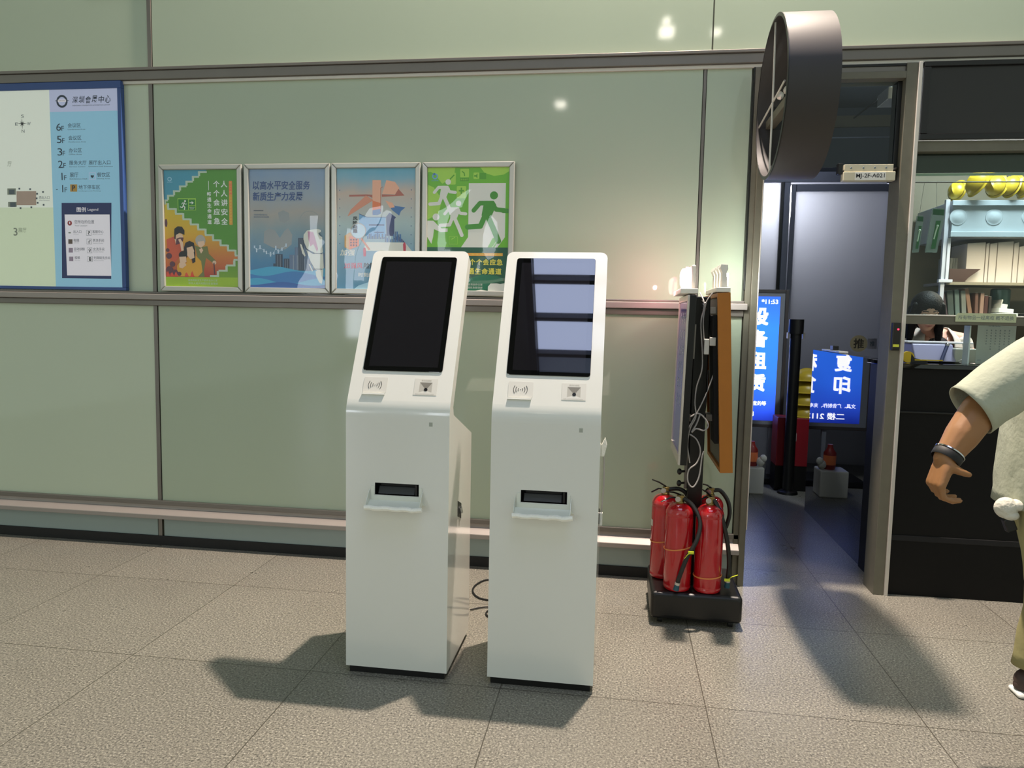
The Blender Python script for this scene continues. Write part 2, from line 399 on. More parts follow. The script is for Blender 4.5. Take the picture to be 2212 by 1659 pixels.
# dirt in the ledge joint
# ---- door opening and shop front frames
d1 = bpy.data.objects.new('door_1', None); C.objects.link(d1); d1['kind'] = 'structure'
f = MB(); f.box((.662, WY-.02, 0), (.690, WY+.10, 2.775), 'alu_worn'); f.box((.690, WY-.045, 0), (.722, WY+.10, 2.775), 'alu_worn'); f.box((.722, WY-.050, .32), (.728, WY-.03, 2.775), 'alu_light')
f.box((.655, WY-.024, 1.62), (.661, WY, 2.775), 'black')
f.build('left_post', d1, bevel=.002)
f = MB(); f.box((1.402, WY-.03, 0), (1.456, WY+.13, 2.775), 'alu_worn'); f.box((1.456, WY-.04, 0), (1.474, WY+.06, 2.775), 'alu_light'); f.box((1.380, WY+.02, 2.20), (1.402, WY+.10, 2.70), 'black')
f.build('right_post', d1, bevel=.002)
f = MB(); f.box((.722, WY-.03, 2.70), (1.402, WY+.10, 2.735), 'alu_worn'); f.box((.722, WY-.015, 2.735), (1.402, WY+.10, 2.772), 'alu'); f.box((.722, WY-.02, 2.762), (3.6, WY+.01, 2.775), 'black')
f.build('header', d1, bevel=.002)
MB().box((.722, WY+.03, 2.27), (1.38, WY+.038, 2.70), 'clear_glass').build('transom_pane', d1)

# magnet lock with its label on the door head
lk = thing('magnetic_lock', (1.235, WY-.03, 2.19), 'pale beige magnetic door lock reading MJ-2F-A021 over the doorway', 'lock')
MB().box((-.118, -.03, -.005), (.135, .02, .040), 'lock_beige' if 'lock_beige' in M else mat('lock_beige', 'bdb79f', rough=.4)).build('lock_body', lk, bevel=.003)
mb = MB(); mb.box((-.112, -.022, .041), (.125, .03, .078), 'lock_beige')
for x in (-.08, -.02, .035, .09): mb.lathe([(.005, -.024), (.005, -.020)], (x, 0, .06), 'ink_soft', 'Y', 10)
mb.build('armature_plate', lk, bevel=.002)
MB().box((-.142, -.02, .03), (-.1185, .02, .085), 'black').build('bracket', lk, bevel=.003); mb = MB(); mb.sweep([(.13, 0, .05), (.150, .02, .062), (.165, .05, .07)], .009, 'black', 8); mb.build('bracket', lk, bevel=.003)
a = Art(0, 0, 150, 40, .150, .040); a.rect(0, 0, 150, 40, 'paper', 0); a.text('MJ-2F-A021', 6, 7, 144, 34, 'ink', 2, .02); a.build('label', lk, (-.062, -.0305, -.003))

# ---- dark framed panel over the shop window
pn = thing('dark_sign_panel', (2.1, WY-.02, 2.39), 'large black framed unlit panel above the shop window', 'sign')
mb = MB(); mb.box((-.62, -.02, 0), (.9, .0, .03), 'black'); mb.box((-.62, -.02, .36), (.9, 0, .385), 'black'); mb.box((-.62, -.02, .03), (-.585, 0, .36), 'black'); mb.box((.87, -.02, .03), (.9, 0, .36), 'black')
mb.build('panel_frame', pn, bevel=.003)
MB().box((-.585, -.004, .03), (.87, .012, .36), mat('dark_panel', '24211f', rough=.35)).build('panel_face', pn)

# ---- shop window
w1 = bpy.data.objects.new('window_1', None); C.objects.link(w1); w1['kind'] = 'structure'
f = MB(); f.box((1.474, WY-.02, 2.335), (3.4, WY+.07, 2.388), 'alu_worn'); f.box((1.474, WY-.026, 1.458), (3.4, WY+.07, 1.500), 'alu_worn'); f.box((1.474, WY-.03, 1.500), (3.4, WY+.07, 1.508), 'alu_light')
f.box((1.474, WY+.02, 1.5), (1.492, WY+.05, 2.335), 'alu_light'); f.box((3.3, WY-.02, 1.25), (3.4, WY+.07, 2.335), 'alu_worn')
f.build('window_frame', w1, bevel=.002)
MB().box((1.492, WY+.03, 1.508), (3.3, WY+.036, 2.335), 'clear_glass').build('window_pane', w1)
f = MB(); f.box((1.492, WY+.045, 2.226), (3.3, WY+.052, 2.238), mat('shelf_glass', 'a9b5a0', rough=.2)); f.build('glass_edge', w1)
MB().box((1.492, WY+.045, 2.240), (3.3, WY+.05, 2.335), mat('smoked_glass', '33342c', rough=.25)).build('smoked_pane', w1)
MB().sweep([(1.5, 4.585, 2.262), (3.3, 4.585, 2.262)], .004, 'alu', 8).build('hanging_rail', w1)

# ---- black stone counter, L shaped
ct = thing('shop_counter', (2.4, WY, 0), 'long black stone service counter below the shop window', 'counter')
mb = MB(); mb.box((-.93, -.005, 0), (1.2, .45, 1.225), 'black_stone'); mb.box((-.93, -.02, .99), (1.2, -.004, 1.0), 'black'); mb.box((-.93, -.012, .30), (1.2, -.004, .33), 'black_matte')
mb.build('front_panel', ct, bevel=.002)
MB().box((-.955, -.02, 0), (-.93, .0, 1.24), 'alu_worn').build('edge_strip', ct, bevel=.001)
MB().box((-.93, -.03, 1.225), (1.2, .52, 1.25), 'black_gloss').build('worktop', ct, bevel=.003)
MB().box((-.92, .46, 0), (-.83, 1.80, 1.25), 'black_mirror').build('side_panel', ct)

# ---- shop interior shell
s = MB(); s.box((.30, WY+.11, 0), (.36, 9.6, 3.6), mat('inner_wall', '5d626b', rough=.7)); struct(s, 'wall_inner_left')
s = MB(); s.box((2.0, 5.85, 0), (5.5, 5.92, 3.6), mat('shelf_wall', '7a715f', rough=.7)); struct(s, 'wall_inner_right')
s = MB(); s.box((.30, 9.5, 0), (5.5, 9.6, 3.6), 'inner_wall'); struct(s, 'wall_inner_back')
s = MB(); s.box((5.5, 4.2, 0), (5.6, 9.6, 3.6), 'inner_wall'); struct(s, 'wall_inner_end')
s = MB(); s.box((.30, WY+.11, 3.6), (5.5, 9.6, 3.68), mat('inner_ceiling', '777c86', rough=.8)); struct(s, 'ceiling_inner')
cs = MB(); cs.sweep([at(1845, 255, 7.6), at(1897, 214, 6.6)], .008, 'black', 6); struct(cs, 'trim_6')

# ---- partition with frosted door at the back of the shop
PY = 8.0
def px(x, y, d=PY): return at(x, y, d)
zt = px(1800, 395).z; zb = px(1800, 372).z
d2 = bpy.data.objects.new('door_2', None); C.objects.link(d2); d2['kind'] = 'structure'
xa, xb, xc, xd, xe = px(1677, 700).x, px(1703, 700).x, px(1921, 700).x, px(1950, 700).x, px(1650, 700).x
mat('frame_blue', '8f93a4', rough=.4, metal=.3)
f = MB(); f.box((.36, PY-.05, zt), (2.7, PY+.05, zb), 'frame_blue'); f.box((xa, PY-.06, 0), (xa+.06, PY+.05, zt), 'frame_blue')
f.box((2.62, PY-.05, 0), (2.7, PY+.05, zt), 'frame_blue'); f.build('door_frame', d2, bevel=.004)
f = MB(); f.box((xa+.075, PY-.045, .02), (xb, PY+.02, zt-.02), 'frame_blue'); f.box((xc, PY-.045, .02), (xc+.10, PY+.02, zt-.02), 'frame_blue'); f.box((xb, PY-.045, zt-.09), (xc, PY+.02, zt-.02), 'frame_blue'); f.box((xb, PY-.045, .02), (xc, PY+.02, .14), 'frame_blue')
f.build('door_leaf_frame', d2, bevel=.004)
MB().box((xb, PY-.02, .14), (xc, PY, zt-.09), 'frosted').build('door_pane', d2)
MB().box((.36, PY-.02, 0), (xa-.03, PY, zt), 'frosted').build('side_pane', d2)
MB().box((xa-.03, PY-.05, 0), (xa, PY+.02, zt), 'black').build('gasket', d2)
s = MB(); s.box((.36, PY, zb), (5.5, PY+.06, 3.6), 'inner_wall'); zc = px(1850, 262).z; s.box((.36, PY-.03, zc-.06), (5.5, PY, zc+.05), mat('beam', '7f7663', rough=.6)); s.box((.36, PY-.01, px(1850, 296).z-.012), (5.5, PY, px(1850, 296).z), 'frame_blue')
s.box((2.7, PY-.02, 0), (5.5, PY+.06, zb), 'inner_wall')
struct(s, 'wall_partition')
# ---- hall ceiling with light slots, far facade behind the camera
mat('hall_ceiling', '4a4d4c', rough=.8); mat('daylight', 'dfe8ff', rough=.6, emis='c8d6ff', es=3.1); mat('daylight_dim', 'b8c4e0', rough=.6, emis='8b9ccc', es=.35)
s = MB(); s.box((-8, -2.2, 6.0), (5.5, WY+.11, 6.1), 'hall_ceiling'); struct(s, 'ceiling')
mat('beam_dark', '20242c', rough=.5)
for i, (y0, y1, mm) in enumerate(((.44, .85, 'daylight'), (-.06, .33, 'daylight'), (-.58, -.16, 'daylight'), (-.92, -.66, 'daylight_dim'), (.93, 1.35, 'daylight'), (1.45, 1.85, 'daylight'))):
    o = MB().box((-.93, y0, 5.93), (1.9, y1, 5.99), mm).build('skylight_panel'); tag(o, None, None, None, 'structure')
s = MB()
for y in (.36, -.13, -.64, .86, 1.38): s.box((-.95, y, 5.86), (1.95, y+.05, 5.93), 'beam_dark')
s.box((-1.02, -1.0, 5.80), (-.94, 1.9, 5.93), 'beam_dark'); struct(s, 'trim_7')
s = MB(); s.box((-8, -12.1, 0), (5.5, -12, 3.6), mat('far_wall', 'b4b8ac', rough=.6)); struct(s, 'wall_far')
# bright facade windows and ceiling downlights that show as reflections in the glass wall
mat('lit_window', 'ffffff', rough=.5, emis='eef4ff', es=7.5)
def mirror_hit(px_, py_, yb=None, zb=None):
    p = at(px_, py_, WY); d = ray(px_, py_); r = Vector((d.x, -d.y, d.z))
    t = (yb-p.y)/r.y if yb is not None else (zb-p.z)/r.z
    return p + r*t
wn = 0
for (x, y, wx, wz) in ((680, 548, .32, 1.3), (772, 560, .30, 1.3), (822, 545, .30, .8), (1000, 525, .25, 1.1), (768, 690, .25, .5)):
    p = mirror_hit(x, y, yb=-11.93)
    o = MB().box((p.x-wx, -11.99, p.z-wz), (p.x+wx, -11.93, p.z+wz), 'lit_window').build('window_%d' % (2+wn)); o['kind'] = 'structure'; wn += 1
mat('lit_lamp', 'ffffff', rough=.5, emis='fff6e6', es=22)
for (x, y, r) in ((1211, 226, .10), (1440, 46, .05), (1440, 70, .11), (1548, 70, .06)):
    p = mirror_hit(x, y, zb=5.97)
    p.y = p.y
    o = MB().box((p.x-r, p.y-r*1.6, 5.95), (p.x+r, p.y+r*1.6, 5.995), 'lit_lamp').build('downlight'); tag(o, None, None, None, 'structure')
# ------------------------------------------------------------------ directory sign at the left
DW, DH = 1.72, 1.226
ds = thing('directory_sign', (-2.945-DW, WY-.035, 1.566), 'wall directory board with floor list, hall map and blue border', 'sign')
mb = MB()
for lo, hi in (((0, 0, DH-.042), (DW, .032, DH)), ((0, 0, 0), (DW, .032, .018)), ((DW-.024, 0, .018), (DW, .032, DH-.042)), ((0, 0, .018), (.024, .032, DH-.042))): mb.box(lo, hi, 'navy')
mb.build('frame', ds, bevel=.002)
# sheet units follow the photograph's crop: x 0..880 right part, 2.92 mm per unit
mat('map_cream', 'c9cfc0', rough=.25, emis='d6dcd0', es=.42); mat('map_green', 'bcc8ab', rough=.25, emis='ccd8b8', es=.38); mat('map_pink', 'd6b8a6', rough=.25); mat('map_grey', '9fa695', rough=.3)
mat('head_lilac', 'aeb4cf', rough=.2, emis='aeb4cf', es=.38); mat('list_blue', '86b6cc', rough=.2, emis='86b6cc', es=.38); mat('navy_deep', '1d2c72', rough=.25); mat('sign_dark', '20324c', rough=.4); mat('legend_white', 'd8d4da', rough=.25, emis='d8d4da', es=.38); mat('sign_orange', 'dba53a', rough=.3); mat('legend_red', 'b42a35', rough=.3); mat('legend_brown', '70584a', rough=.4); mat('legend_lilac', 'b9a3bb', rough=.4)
# local sheet: x from 0 (left of board) to 1720 mm, y down 0..1195 mm
def dx(u, v):      # crop px -> sheet mm (crop of the photo, scale measured on the board)
    v0 = (v-75)/(1612-75)
    xr = 880 + (930-880)*v0
    return 1720-24-(xr-u)*(1.90-.02*v0)*.5*.735*1.20, (v-75)*.765
U = lambda u, v: dx(u, v)
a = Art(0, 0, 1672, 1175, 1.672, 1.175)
a.rect(0, 0, 1672, 1175, 'map_cream', 0)
def A(u, v): x, y = dx(u, v); return x-24, y
def arect(u0, v0, u1, v1, m, l): 
    a.poly([A(u0, v0), A(u0, v1), A(u1, v1), A(u1, v0)], m, l)
def atext(t, u0, v0, u1, v1, m, l=4, bold=0, skew=0):
    x0, y0 = A(u0, v0); x1, _ = A(u1, v0); _, y1 = A(u0, v1); a.text(t, x0, y0, x1, y1, m, l, bold, skew)
x0 = A(345, 75)[0]
a.rect(0, 700, x0, 1175, 'map_green', .4)
# compass
cx_, cy_ = A(128, 340)
for k in range(8):
    g = k*PI/4; r = 34 if k % 2 == 0 else 20
    a.poly([(cx_+math.cos(g)*r, cy_+math.sin(g)*r), (cx_+math.cos(g+.5)*6, cy_+math.sin(g+.5)*6), (cx_, cy_), (cx_+math.cos(g-.5)*6, cy_+math.sin(g-.5)*6)], 'ink', 2)
for t_, uu, vv in (('S', 120, 270), ('E', 72, 330), ('W', 168, 328), ('N', 124, 385)): atext(t_, uu, vv, uu+(22 if t_ != 'W' else 28), vv+24, 'ink_soft', 3)
atext('厅', 5, 632, 38, 668, 'map_grey', 3); atext('3', 46, 1150, 78, 1212, 'map_grey', 3, .02); atext('展厅', 86, 1150, 152, 1185, 'map_grey', 3)
arect(75, 862, 235, 972, 'map_pink', 2); arect(0, 840, 70, 890, 'map_grey', 1); arect(5, 945, 75, 985, 'map_grey', 1)

for (u_, v_) in ((15, 850), (22, 950)): arect(u_, v_, u_+45, v_+36, 'ink_soft', 3)
for (u_, v_) in ((98, 842), (186, 846), (290, 868), (242, 882), (246, 952), (294, 968), (106, 994), (194, 988), (238, 918)): arect(u_-6, v_-6, u_+8, v_+8, 'ink_soft', 3)
atext('西出入口', 258, 900, 342, 924, 'ink_soft', 3); atext('West Entrance', 258, 930, 342, 938, 'ink_soft', 3)
# right hand column
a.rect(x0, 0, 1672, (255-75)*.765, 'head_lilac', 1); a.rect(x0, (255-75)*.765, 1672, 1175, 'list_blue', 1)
cx_, cy_ = A(447, 176)
a.arc(cx_, cy_, 31, 0, 2*PI, 12, 'sign_dark', 2, 28); a.rect(cx_-44, cy_-6, cx_+44, cy_-2, 'sign_dark', 3); a.rect(cx_-27, cy_-10, cx_+27, cy_+3, 'legend_white', 4); a.text('SZCEC', cx_-22, cy_-7, cx_+22, cy_, 'sign_dark', 5)
for i_, ch in enumerate('深圳會展中心'): atext(ch, 526+i_*51, 142-(i_ % 2)*4, 568+i_*51, 190+(i_ % 3)*3, 'sign_dark', 4, .01, .12)
atext('SHENZHEN CONVENTION & EXHIBITION CENTER', 530, 206, 822, 214, 'ink_soft', 4)
for t_, v_, items in (('6', 343, (('会议区', 492, 'Conference Area'),)), ('5', 438, (('会议区', 497, 'Conference Area'),)), ('3', 533, (('办公区', 500, 'Office Area'),)), ('2', 628, (('服务大厅', 503, 'Service Center'), ('展厅出入口', 656, 'Exhibition Hall Entrance'))), ('1', 722, (('展厅', 506, 'Exhibition Hall'), ('餐饮区', 722, 'Dining Area'))), ('-1', 816, (('地下停车区', 576, 'Underground Parking'),))):
    o_ = (v_-343)*.048
    atext('1' if t_[-1] == '1' else t_, (422 if t_[-1] == '1' else 400)+o_, v_, (430 if t_[-1] == '1' else 438)+o_, v_+56, 'sign_dark', 4)
    if t_ == '-1': atext('-', 396, v_+32, 410, v_+37, 'sign_dark', 4)
    atext('F', 442+o_, v_+20, 462+o_, v_+56, 'sign_dark', 4)
    for s_, u_, en in items:
        atext(s_, u_, v_, u_+34*len(s_), v_+34, 'sign_dark', 4); atext(en, u_, v_+43, u_+min(190, 9.2*len(en)), v_+52, 'ink_soft', 4)
arect(510, 812, 565, 868, 'sign_orange', 4); atext('P', 524, 820, 548, 860, 'sign_dark', 5, .03)
arect(658, 722, 712, 776, 'head_lilac', 3); arect(662, 726, 708, 772, 'list_blue', 4); atext('♥', 672, 742, 698, 764, 'sign_dark', 5)
arect(440, 955, 836, 1545, 'navy_deep', 3)
a.poly([A(464, 1045), A(482, 1522), A(838, 1522), A(822, 1045)], 'legend_white', 4)
atext('图例', 560, 988, 634, 1026, 'legend_white', 5, .01); atext('Legend', 648, 996, 732, 1022, 'legend_white', 5)
cx_, cy_ = A(505, 1112); a.disc(cx_, cy_, 15, 'legend_red', 5); a.rect(cx_-3, cy_-8, cx_+3, cy_+5, 'legend_white', 6)
atext('您所在的位置', 542, 1088, 700, 1116, 'sign_dark', 5); atext('Your Location', 544, 1126, 645, 1136, 'ink_soft', 5)
for j_, (l_, c1, r_) in enumerate((('出入口', 'map_grey', '客服中心'), ('电梯', 'legend_brown', '男洗手间'), ('自动扶梯', 'legend_lilac', '女洗手间'), ('楼梯', 'legend_lilac', '无障碍洗手间'))):
    v_ = 1166+j_*68; o_ = j_*3
    arect(490+o_, v_+4, 524+o_, v_+40, c1, 5) if j_ else arect(494, v_+16, 514, v_+26, c1, 5)
    atext(l_, 534+o_, v_, 534+o_+21*len(l_), v_+24, 'sign_dark', 5); atext('Entry Exit', 536+o_, v_+30, 576+o_, v_+36, 'ink_soft', 5)
    arect(638+o_, v_, 678+o_, v_+42, 'ink_soft', 5); arect(640+o_, v_+2, 676+o_, v_+40, 'legend_white', 6)
    atext('?♂♀♿'[j_], 650+o_, v_+8, 668+o_, v_+36, 'ink', 7, .02)
    atext(r_, 686+o_, v_, 686+o_+22*len(r_), v_+24, 'sign_dark', 5); atext('Service Center', 688+o_, v_+30, 770+o_, v_+36, 'ink_soft', 5)
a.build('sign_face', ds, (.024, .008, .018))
MB().box((.022, .0, .016), (DW-.022, .0012, DH-.04), 'clear_film').build('clear_cover', ds)

# ------------------------------------------------------------------ four framed posters on the ledge
ink_gain = 1.10
for n_, c_ in (('p_green', '4f9a24'), ('p_green_dark', '2c7d2a'), ('p_teal', '4593ad'), ('p_lime', '9cbe2c'), ('p_stair', 'b7c9b4'), ('p_white', 'dfe6dc'), ('p_yellow', 'e3c92a'), ('p_hair', '1d1a1e'), ('p_skin', 'd9b79a'), ('p_red', 'c4553a'), ('p_mustard', 'd39a2c'), ('p_olive', '6f7340'), ('p_grey', 'a9a399'), ('p_plum', '5a3340'), ('p_flame', 'cf4a35'), ('p_orange', 'e07848'),
             ('p_navy', '39507f'), ('p_steel', '5a6f8d'), ('p_dark', '2f3f55'), ('p_cloud', 'b9b7b5'), ('p_ghost', '9aa6b2'), ('p_wave1', '3f9cc4'), ('p_wave2', '3576b5'), ('p_wave3', '2f5ca3'), ('p_candle', 'b5c8d8'),
             ('p_peach', 'e2a98c'), ('p_peach2', 'd08a6e'), ('p_peachdark', 'a75f50'), ('p_blue', '3f6da3'), ('p_blue2', '6fa3cc'), ('p_sky', '9cc7da'), ('p_night', '2d3a69'), ('p_tan', 'c99b52'), ('p_crimson', 'c0334d'), ('p_lens', 'b7d0e0'),
             ('p_mid', '66b02c'), ('p_pale', '9ccb4a'), ('p_forest', '16513a'), ('p_forest2', '1c6a4c'), ('p_gold', 'd8cf4a'), ('p_bar', 'd89a3c'), ('p_print', 'd4d6cb')):
    mat(n_, [min(1, int(c_[i:i+2], 16)/255*ink_gain + .02) for i in (0, 2, 4)], rough=.3, spec=.4)
grad('p_bg2', [(0, '2f66ad'), (.22, '4b8cb8'), (.45, '8aa3ad'), (.62, 'b5b0a8'), (.8, 'a3b3c3'), (1, '85a5cc')], 'Z', 0, .7, noise=.12, nscale=5)
grad('p_fire', [(0, 'c23a2b'), (.25, 'dd8038'), (.55, 'e6b22c'), (1, 'e4d02a')], 'Z', .06, .5, noise=.08)
grad('p_greenbg', [(0, '8fb82a'), (.3, '579f27'), (1, '5aa23a')], 'Z', 0, .7)
grad('p_bg3', [(0, '5f9fc4'), (.3, '86b3cc'), (.5, 'bcd3d3'), (.78, 'd6c2b2'), (.9, '8bbccf'), (1, '62b1cf')], 'Z', 0, .7, noise=.10, nscale=4)
PWD, PHT = .522, .737
def poster(x, label, sheet):
    t = thing('framed_poster', (x, WY-.046, 1.566), label, 'poster', 'row of framed safety posters on the ledge')
    mb = MB(); b = .030
    outer = [(0, 0), (PWD, 0), (PWD, PHT), (0, PHT)]; inner = [(b, b), (PWD-b, b), (PWD-b, PHT-b), (b, PHT-b)]
    for i in range(4):
        j = (i+1) % 4
        pts = [outer[i], outer[j], inner[j], inner[i]]
        mb.prism([(p[0], 0, p[1]) for p in pts], (0, .018, 0), 'poster_frame')
    mb.build('poster_frame', t, bevel=.005)
    MB().box((.005, .016, .005), (PWD-.005, .026, PHT-.005), 'alu').build('backing_board', t)
    a = sheet(PWD-2*b, PHT-2*b); a.build('printed_sheet', t, (b, .0135, b))
    mbc = MB(); nx, nz = 14, 18; rnd = random.Random(int(x*100))
    W_, H_ = PWD-2*b, PHT-2*b
    vs = [(b+W_*i/nx, .0085-.0022*math.sin(5*i/nx+x*7)*math.sin(4*k/nz+x*3)+rnd.uniform(-.0003, .0003), b+H_*k/nz) for k in range(nz+1) for i in range(nx+1)]
    fs = [(k*(nx+1)+i, k*(nx+1)+i+1, (k+1)*(nx+1)+i+1, (k+1)*(nx+1)+i) for k in range(nz) for i in range(nx)]
    mbc.add(vs, fs, 'clear_film', True).build('plastic_cover', t)
    return t
def sheet1(W, H):
    a = Art(120, 125, 893, 1405, W, H)
    a.rect(120, 125, 1013, 1530, 'p_greenbg', 0)
    # blue corner above the rising stairs
    st = []; x, y = 640, 140
    up = [(640, 140), (545, 140), (545, 196), (470, 196), (470, 253), (390, 253), (390, 309), (310, 309), (310, 366), (235, 366), (235, 420), (160, 420), (160, 477), (120, 477)]
    a.poly([(120, 125), (640, 125)] + up, 'p_teal', 1)
    for i in range(0, len(up)-1, 2):
        x0, y0 = up[i]; x1 = up[i+1][0]; a.rect(x1-6, y0, x0+6, y0+22, 'p_stair', 2); a.rect(x1-6, y0, x1+20, y0+60, 'p_stair', 2)
    dn = [(120, 520), (155, 520), (155, 582), (250, 582), (250, 640), (340, 640), (340, 706), (430, 706), (430, 768), (520, 768), (520, 828), (610, 828), (610, 895), (700, 895), (700, 957), (790, 957), (790, 1019), (880, 1019), (880, 1080), (970, 1080), (970, 1140), (1013, 1140)]
    a.poly(dn + [(1013, 1190), (960, 1190), (960, 1262), (870, 1262), (870, 1325), (780, 1325), (780, 1390), (670, 1390), (670, 1415), (120, 1415)], 'p_fire', 1)
    for i in range(1, len(dn)-1, 2):
        x0, y0 = dn[i]; x1 = dn[i+1][0] if i+1 < len(dn) else 1013
        a.rect(x0-4, y0 if i % 2 else y0, x0+22, dn[i+1][1]+4, 'p_stair', 2); a.rect(x0, dn[i+1][1]-2, dn[min(i+2, len(dn)-1)][0]+4, dn[i+1][1]+20, 'p_stair', 2)
    a.rect(955, 1190, 1013, 1212, 'p_stair', 2)
    for x0, y0 in ((865, 1258), (770, 1322), (664, 1388)): a.rect(x0, y0, x0+112, y0+22, 'p_stair', 2); a.rect(x0+84, y0-50, x0+112, y0, 'p_stair', 2)
    a.rect(120, 1415, 1013, 1530, 'p_lime', 2)
    a.text('国务院安全生产委员会办公室', 396, 1440, 756, 1466, 'p_stair', 3); a.text('中华人民共和国应急管理部', 400, 1478, 760, 1504, 'p_stair', 3)
    # exit sign
    a.rect(284, 462, 508, 608, 'p_pale', 2); a.rect(292, 474, 412, 602, 'p_green_dark', 3); a.rect(422, 478, 498, 548, 'p_green_dark', 3); a.rect(424, 556, 500, 602, 'p_green_dark', 3)
    a.disc(376, 496, 12, 'p_white', 4); a.cap([(366, 518), (352, 550), (372, 570), (366, 596)], 13, 'p_white', 4); a.cap([(352, 550), (340, 574), (316, 566)], 11, 'p_white', 4); a.cap([(362, 520), (344, 518), (334, 534)], 8, 'p_white', 4); a.cap([(366, 522), (380, 534), (392, 530)], 8, 'p_white', 4)
    a.rect(430, 512, 466, 522, 'p_white', 4); a.poly([(456, 496), (482, 517), (456, 538), (456, 526), (466, 517), (456, 508)], 'p_white', 4); a.text('安全出口', 430, 566, 492, 582, 'p_white', 4); a.text('EXIT', 440, 586, 482, 596, 'p_white', 4)
    a.column('人人讲安全', 852, 256, 78, 'p_white', 3, .025, 1.42); a.column('个个会应急', 760, 256, 76, 'p_white', 3, .025, 1.45)
    a.rect(662, 256, 668, 368, 'p_white', 3); a.column('畅通生命通道', 671, 388, 50, 'p_white', 3, .03, 1.34)
    a.poly(rrect(910, 258, 950, 782, 8), 'p_bar', 3); a.rect(912, 262, 946, 420, 'p_orange', 4); a.column('第二十四个全国安全生产月宣传', 930, 270, 20, 'p_gold', 5, 0, 1.8)
    a.disc(190, 232, 26, 'p_sky', 2); a.disc(190, 232, 17, 'p_teal', 3); a.text('应急管理', 160, 262, 224, 276, 'p_sky', 3)
    # man
    a.poly([(135, 960), (240, 920), (320, 960), (352, 1050), (330, 1130), (260, 1215), (230, 1240), (150, 1180)], 'p_red', 3); a.poly([(248, 880), (330, 890), (350, 940), (300, 1000), (250, 1010), (238, 950)], 'p_skin', 4)
    a.poly([(234, 880), (238, 830), (280, 800), (330, 805), (362, 850), (360, 905), (320, 885), (300, 880), (256, 905), (250, 960), (236, 950)], 'p_hair', 5); a.poly([(262, 950), (300, 935), (350, 935), (340, 980), (290, 1015), (250, 1025)], 'p_plum', 5); a.poly([(282, 960), (310, 950), (342, 1000), (350, 1090), (320, 1100), (306, 1010)], 'p_skin', 6)
    # older figure with a stick
    a.disc(555, 970, 62, 'p_grey', 3, 68); a.poly([(520, 985), (600, 975), (608, 1020), (560, 1060), (530, 1040)], 'p_skin', 4)
    a.poly([(486, 1030), (540, 1050), (640, 1040), (655, 1130), (740, 1215), (715, 1250), (620, 1180), (590, 1340), (600, 1410), (500, 1410), (520, 1200)], 'p_olive', 3); a.poly([(536, 1080), (570, 1060), (588, 1090), (560, 1130)], 'p_skin', 4); a.disc(722, 1236, 24, 'p_skin', 4); a.line([(716, 1240), (722, 1380)], 14, 'p_plum', 4)
    # woman and child
    a.poly([(345, 1080), (370, 1000), (420, 975), (475, 1000), (488, 1080), (490, 1230), (455, 1250), (440, 1150), (350, 1130)], 'p_hair', 5); a.poly([(385, 1060), (455, 1040), (478, 1100), (440, 1180), (395, 1160)], 'p_skin', 6)
    a.poly([(380, 1180), (430, 1165), (450, 1250), (490, 1150), (560, 1220), (575, 1350), (520, 1410), (300, 1410), (380, 1300)], 'p_mustard', 5); a.poly([(392, 1110), (470, 1100), (480, 1180), (430, 1200), (390, 1150)], 'p_skin', 7)
    a.disc(338, 1150, 52, 'p_hair', 6, 50); a.poly([(292, 1170), (375, 1165), (380, 1230), (340, 1262), (300, 1240)], 'p_skin', 7); a.poly([(262, 1280), (300, 1230), (400, 1250), (410, 1410), (262, 1410)], 'p_mustard', 6); a.poly([(290, 1250), (350, 1222), (380, 1270), (330, 1310), (290, 1300)], 'p_skin', 8)
    # smoke and flame
    for x0, y0, r in ((150, 1090, 30), (165, 1160, 48), (205, 1260, 45), (170, 1330, 60), (290, 1378, 34), (240, 1360, 44)): a.disc(max(x0, 122+r*.75), y0, r*.75, 'p_plum', 8)
    for x0 in (150, 200, 250, 380, 450): a.poly([(x0-26, 1412), (x0-14, 1370), (x0, 1340+(x0 % 30)), (x0+12, 1378), (x0+26, 1412)], 'p_flame', 9)
    a.disc(136, 760, 16, 'p_plum', 2, 50)
    return a
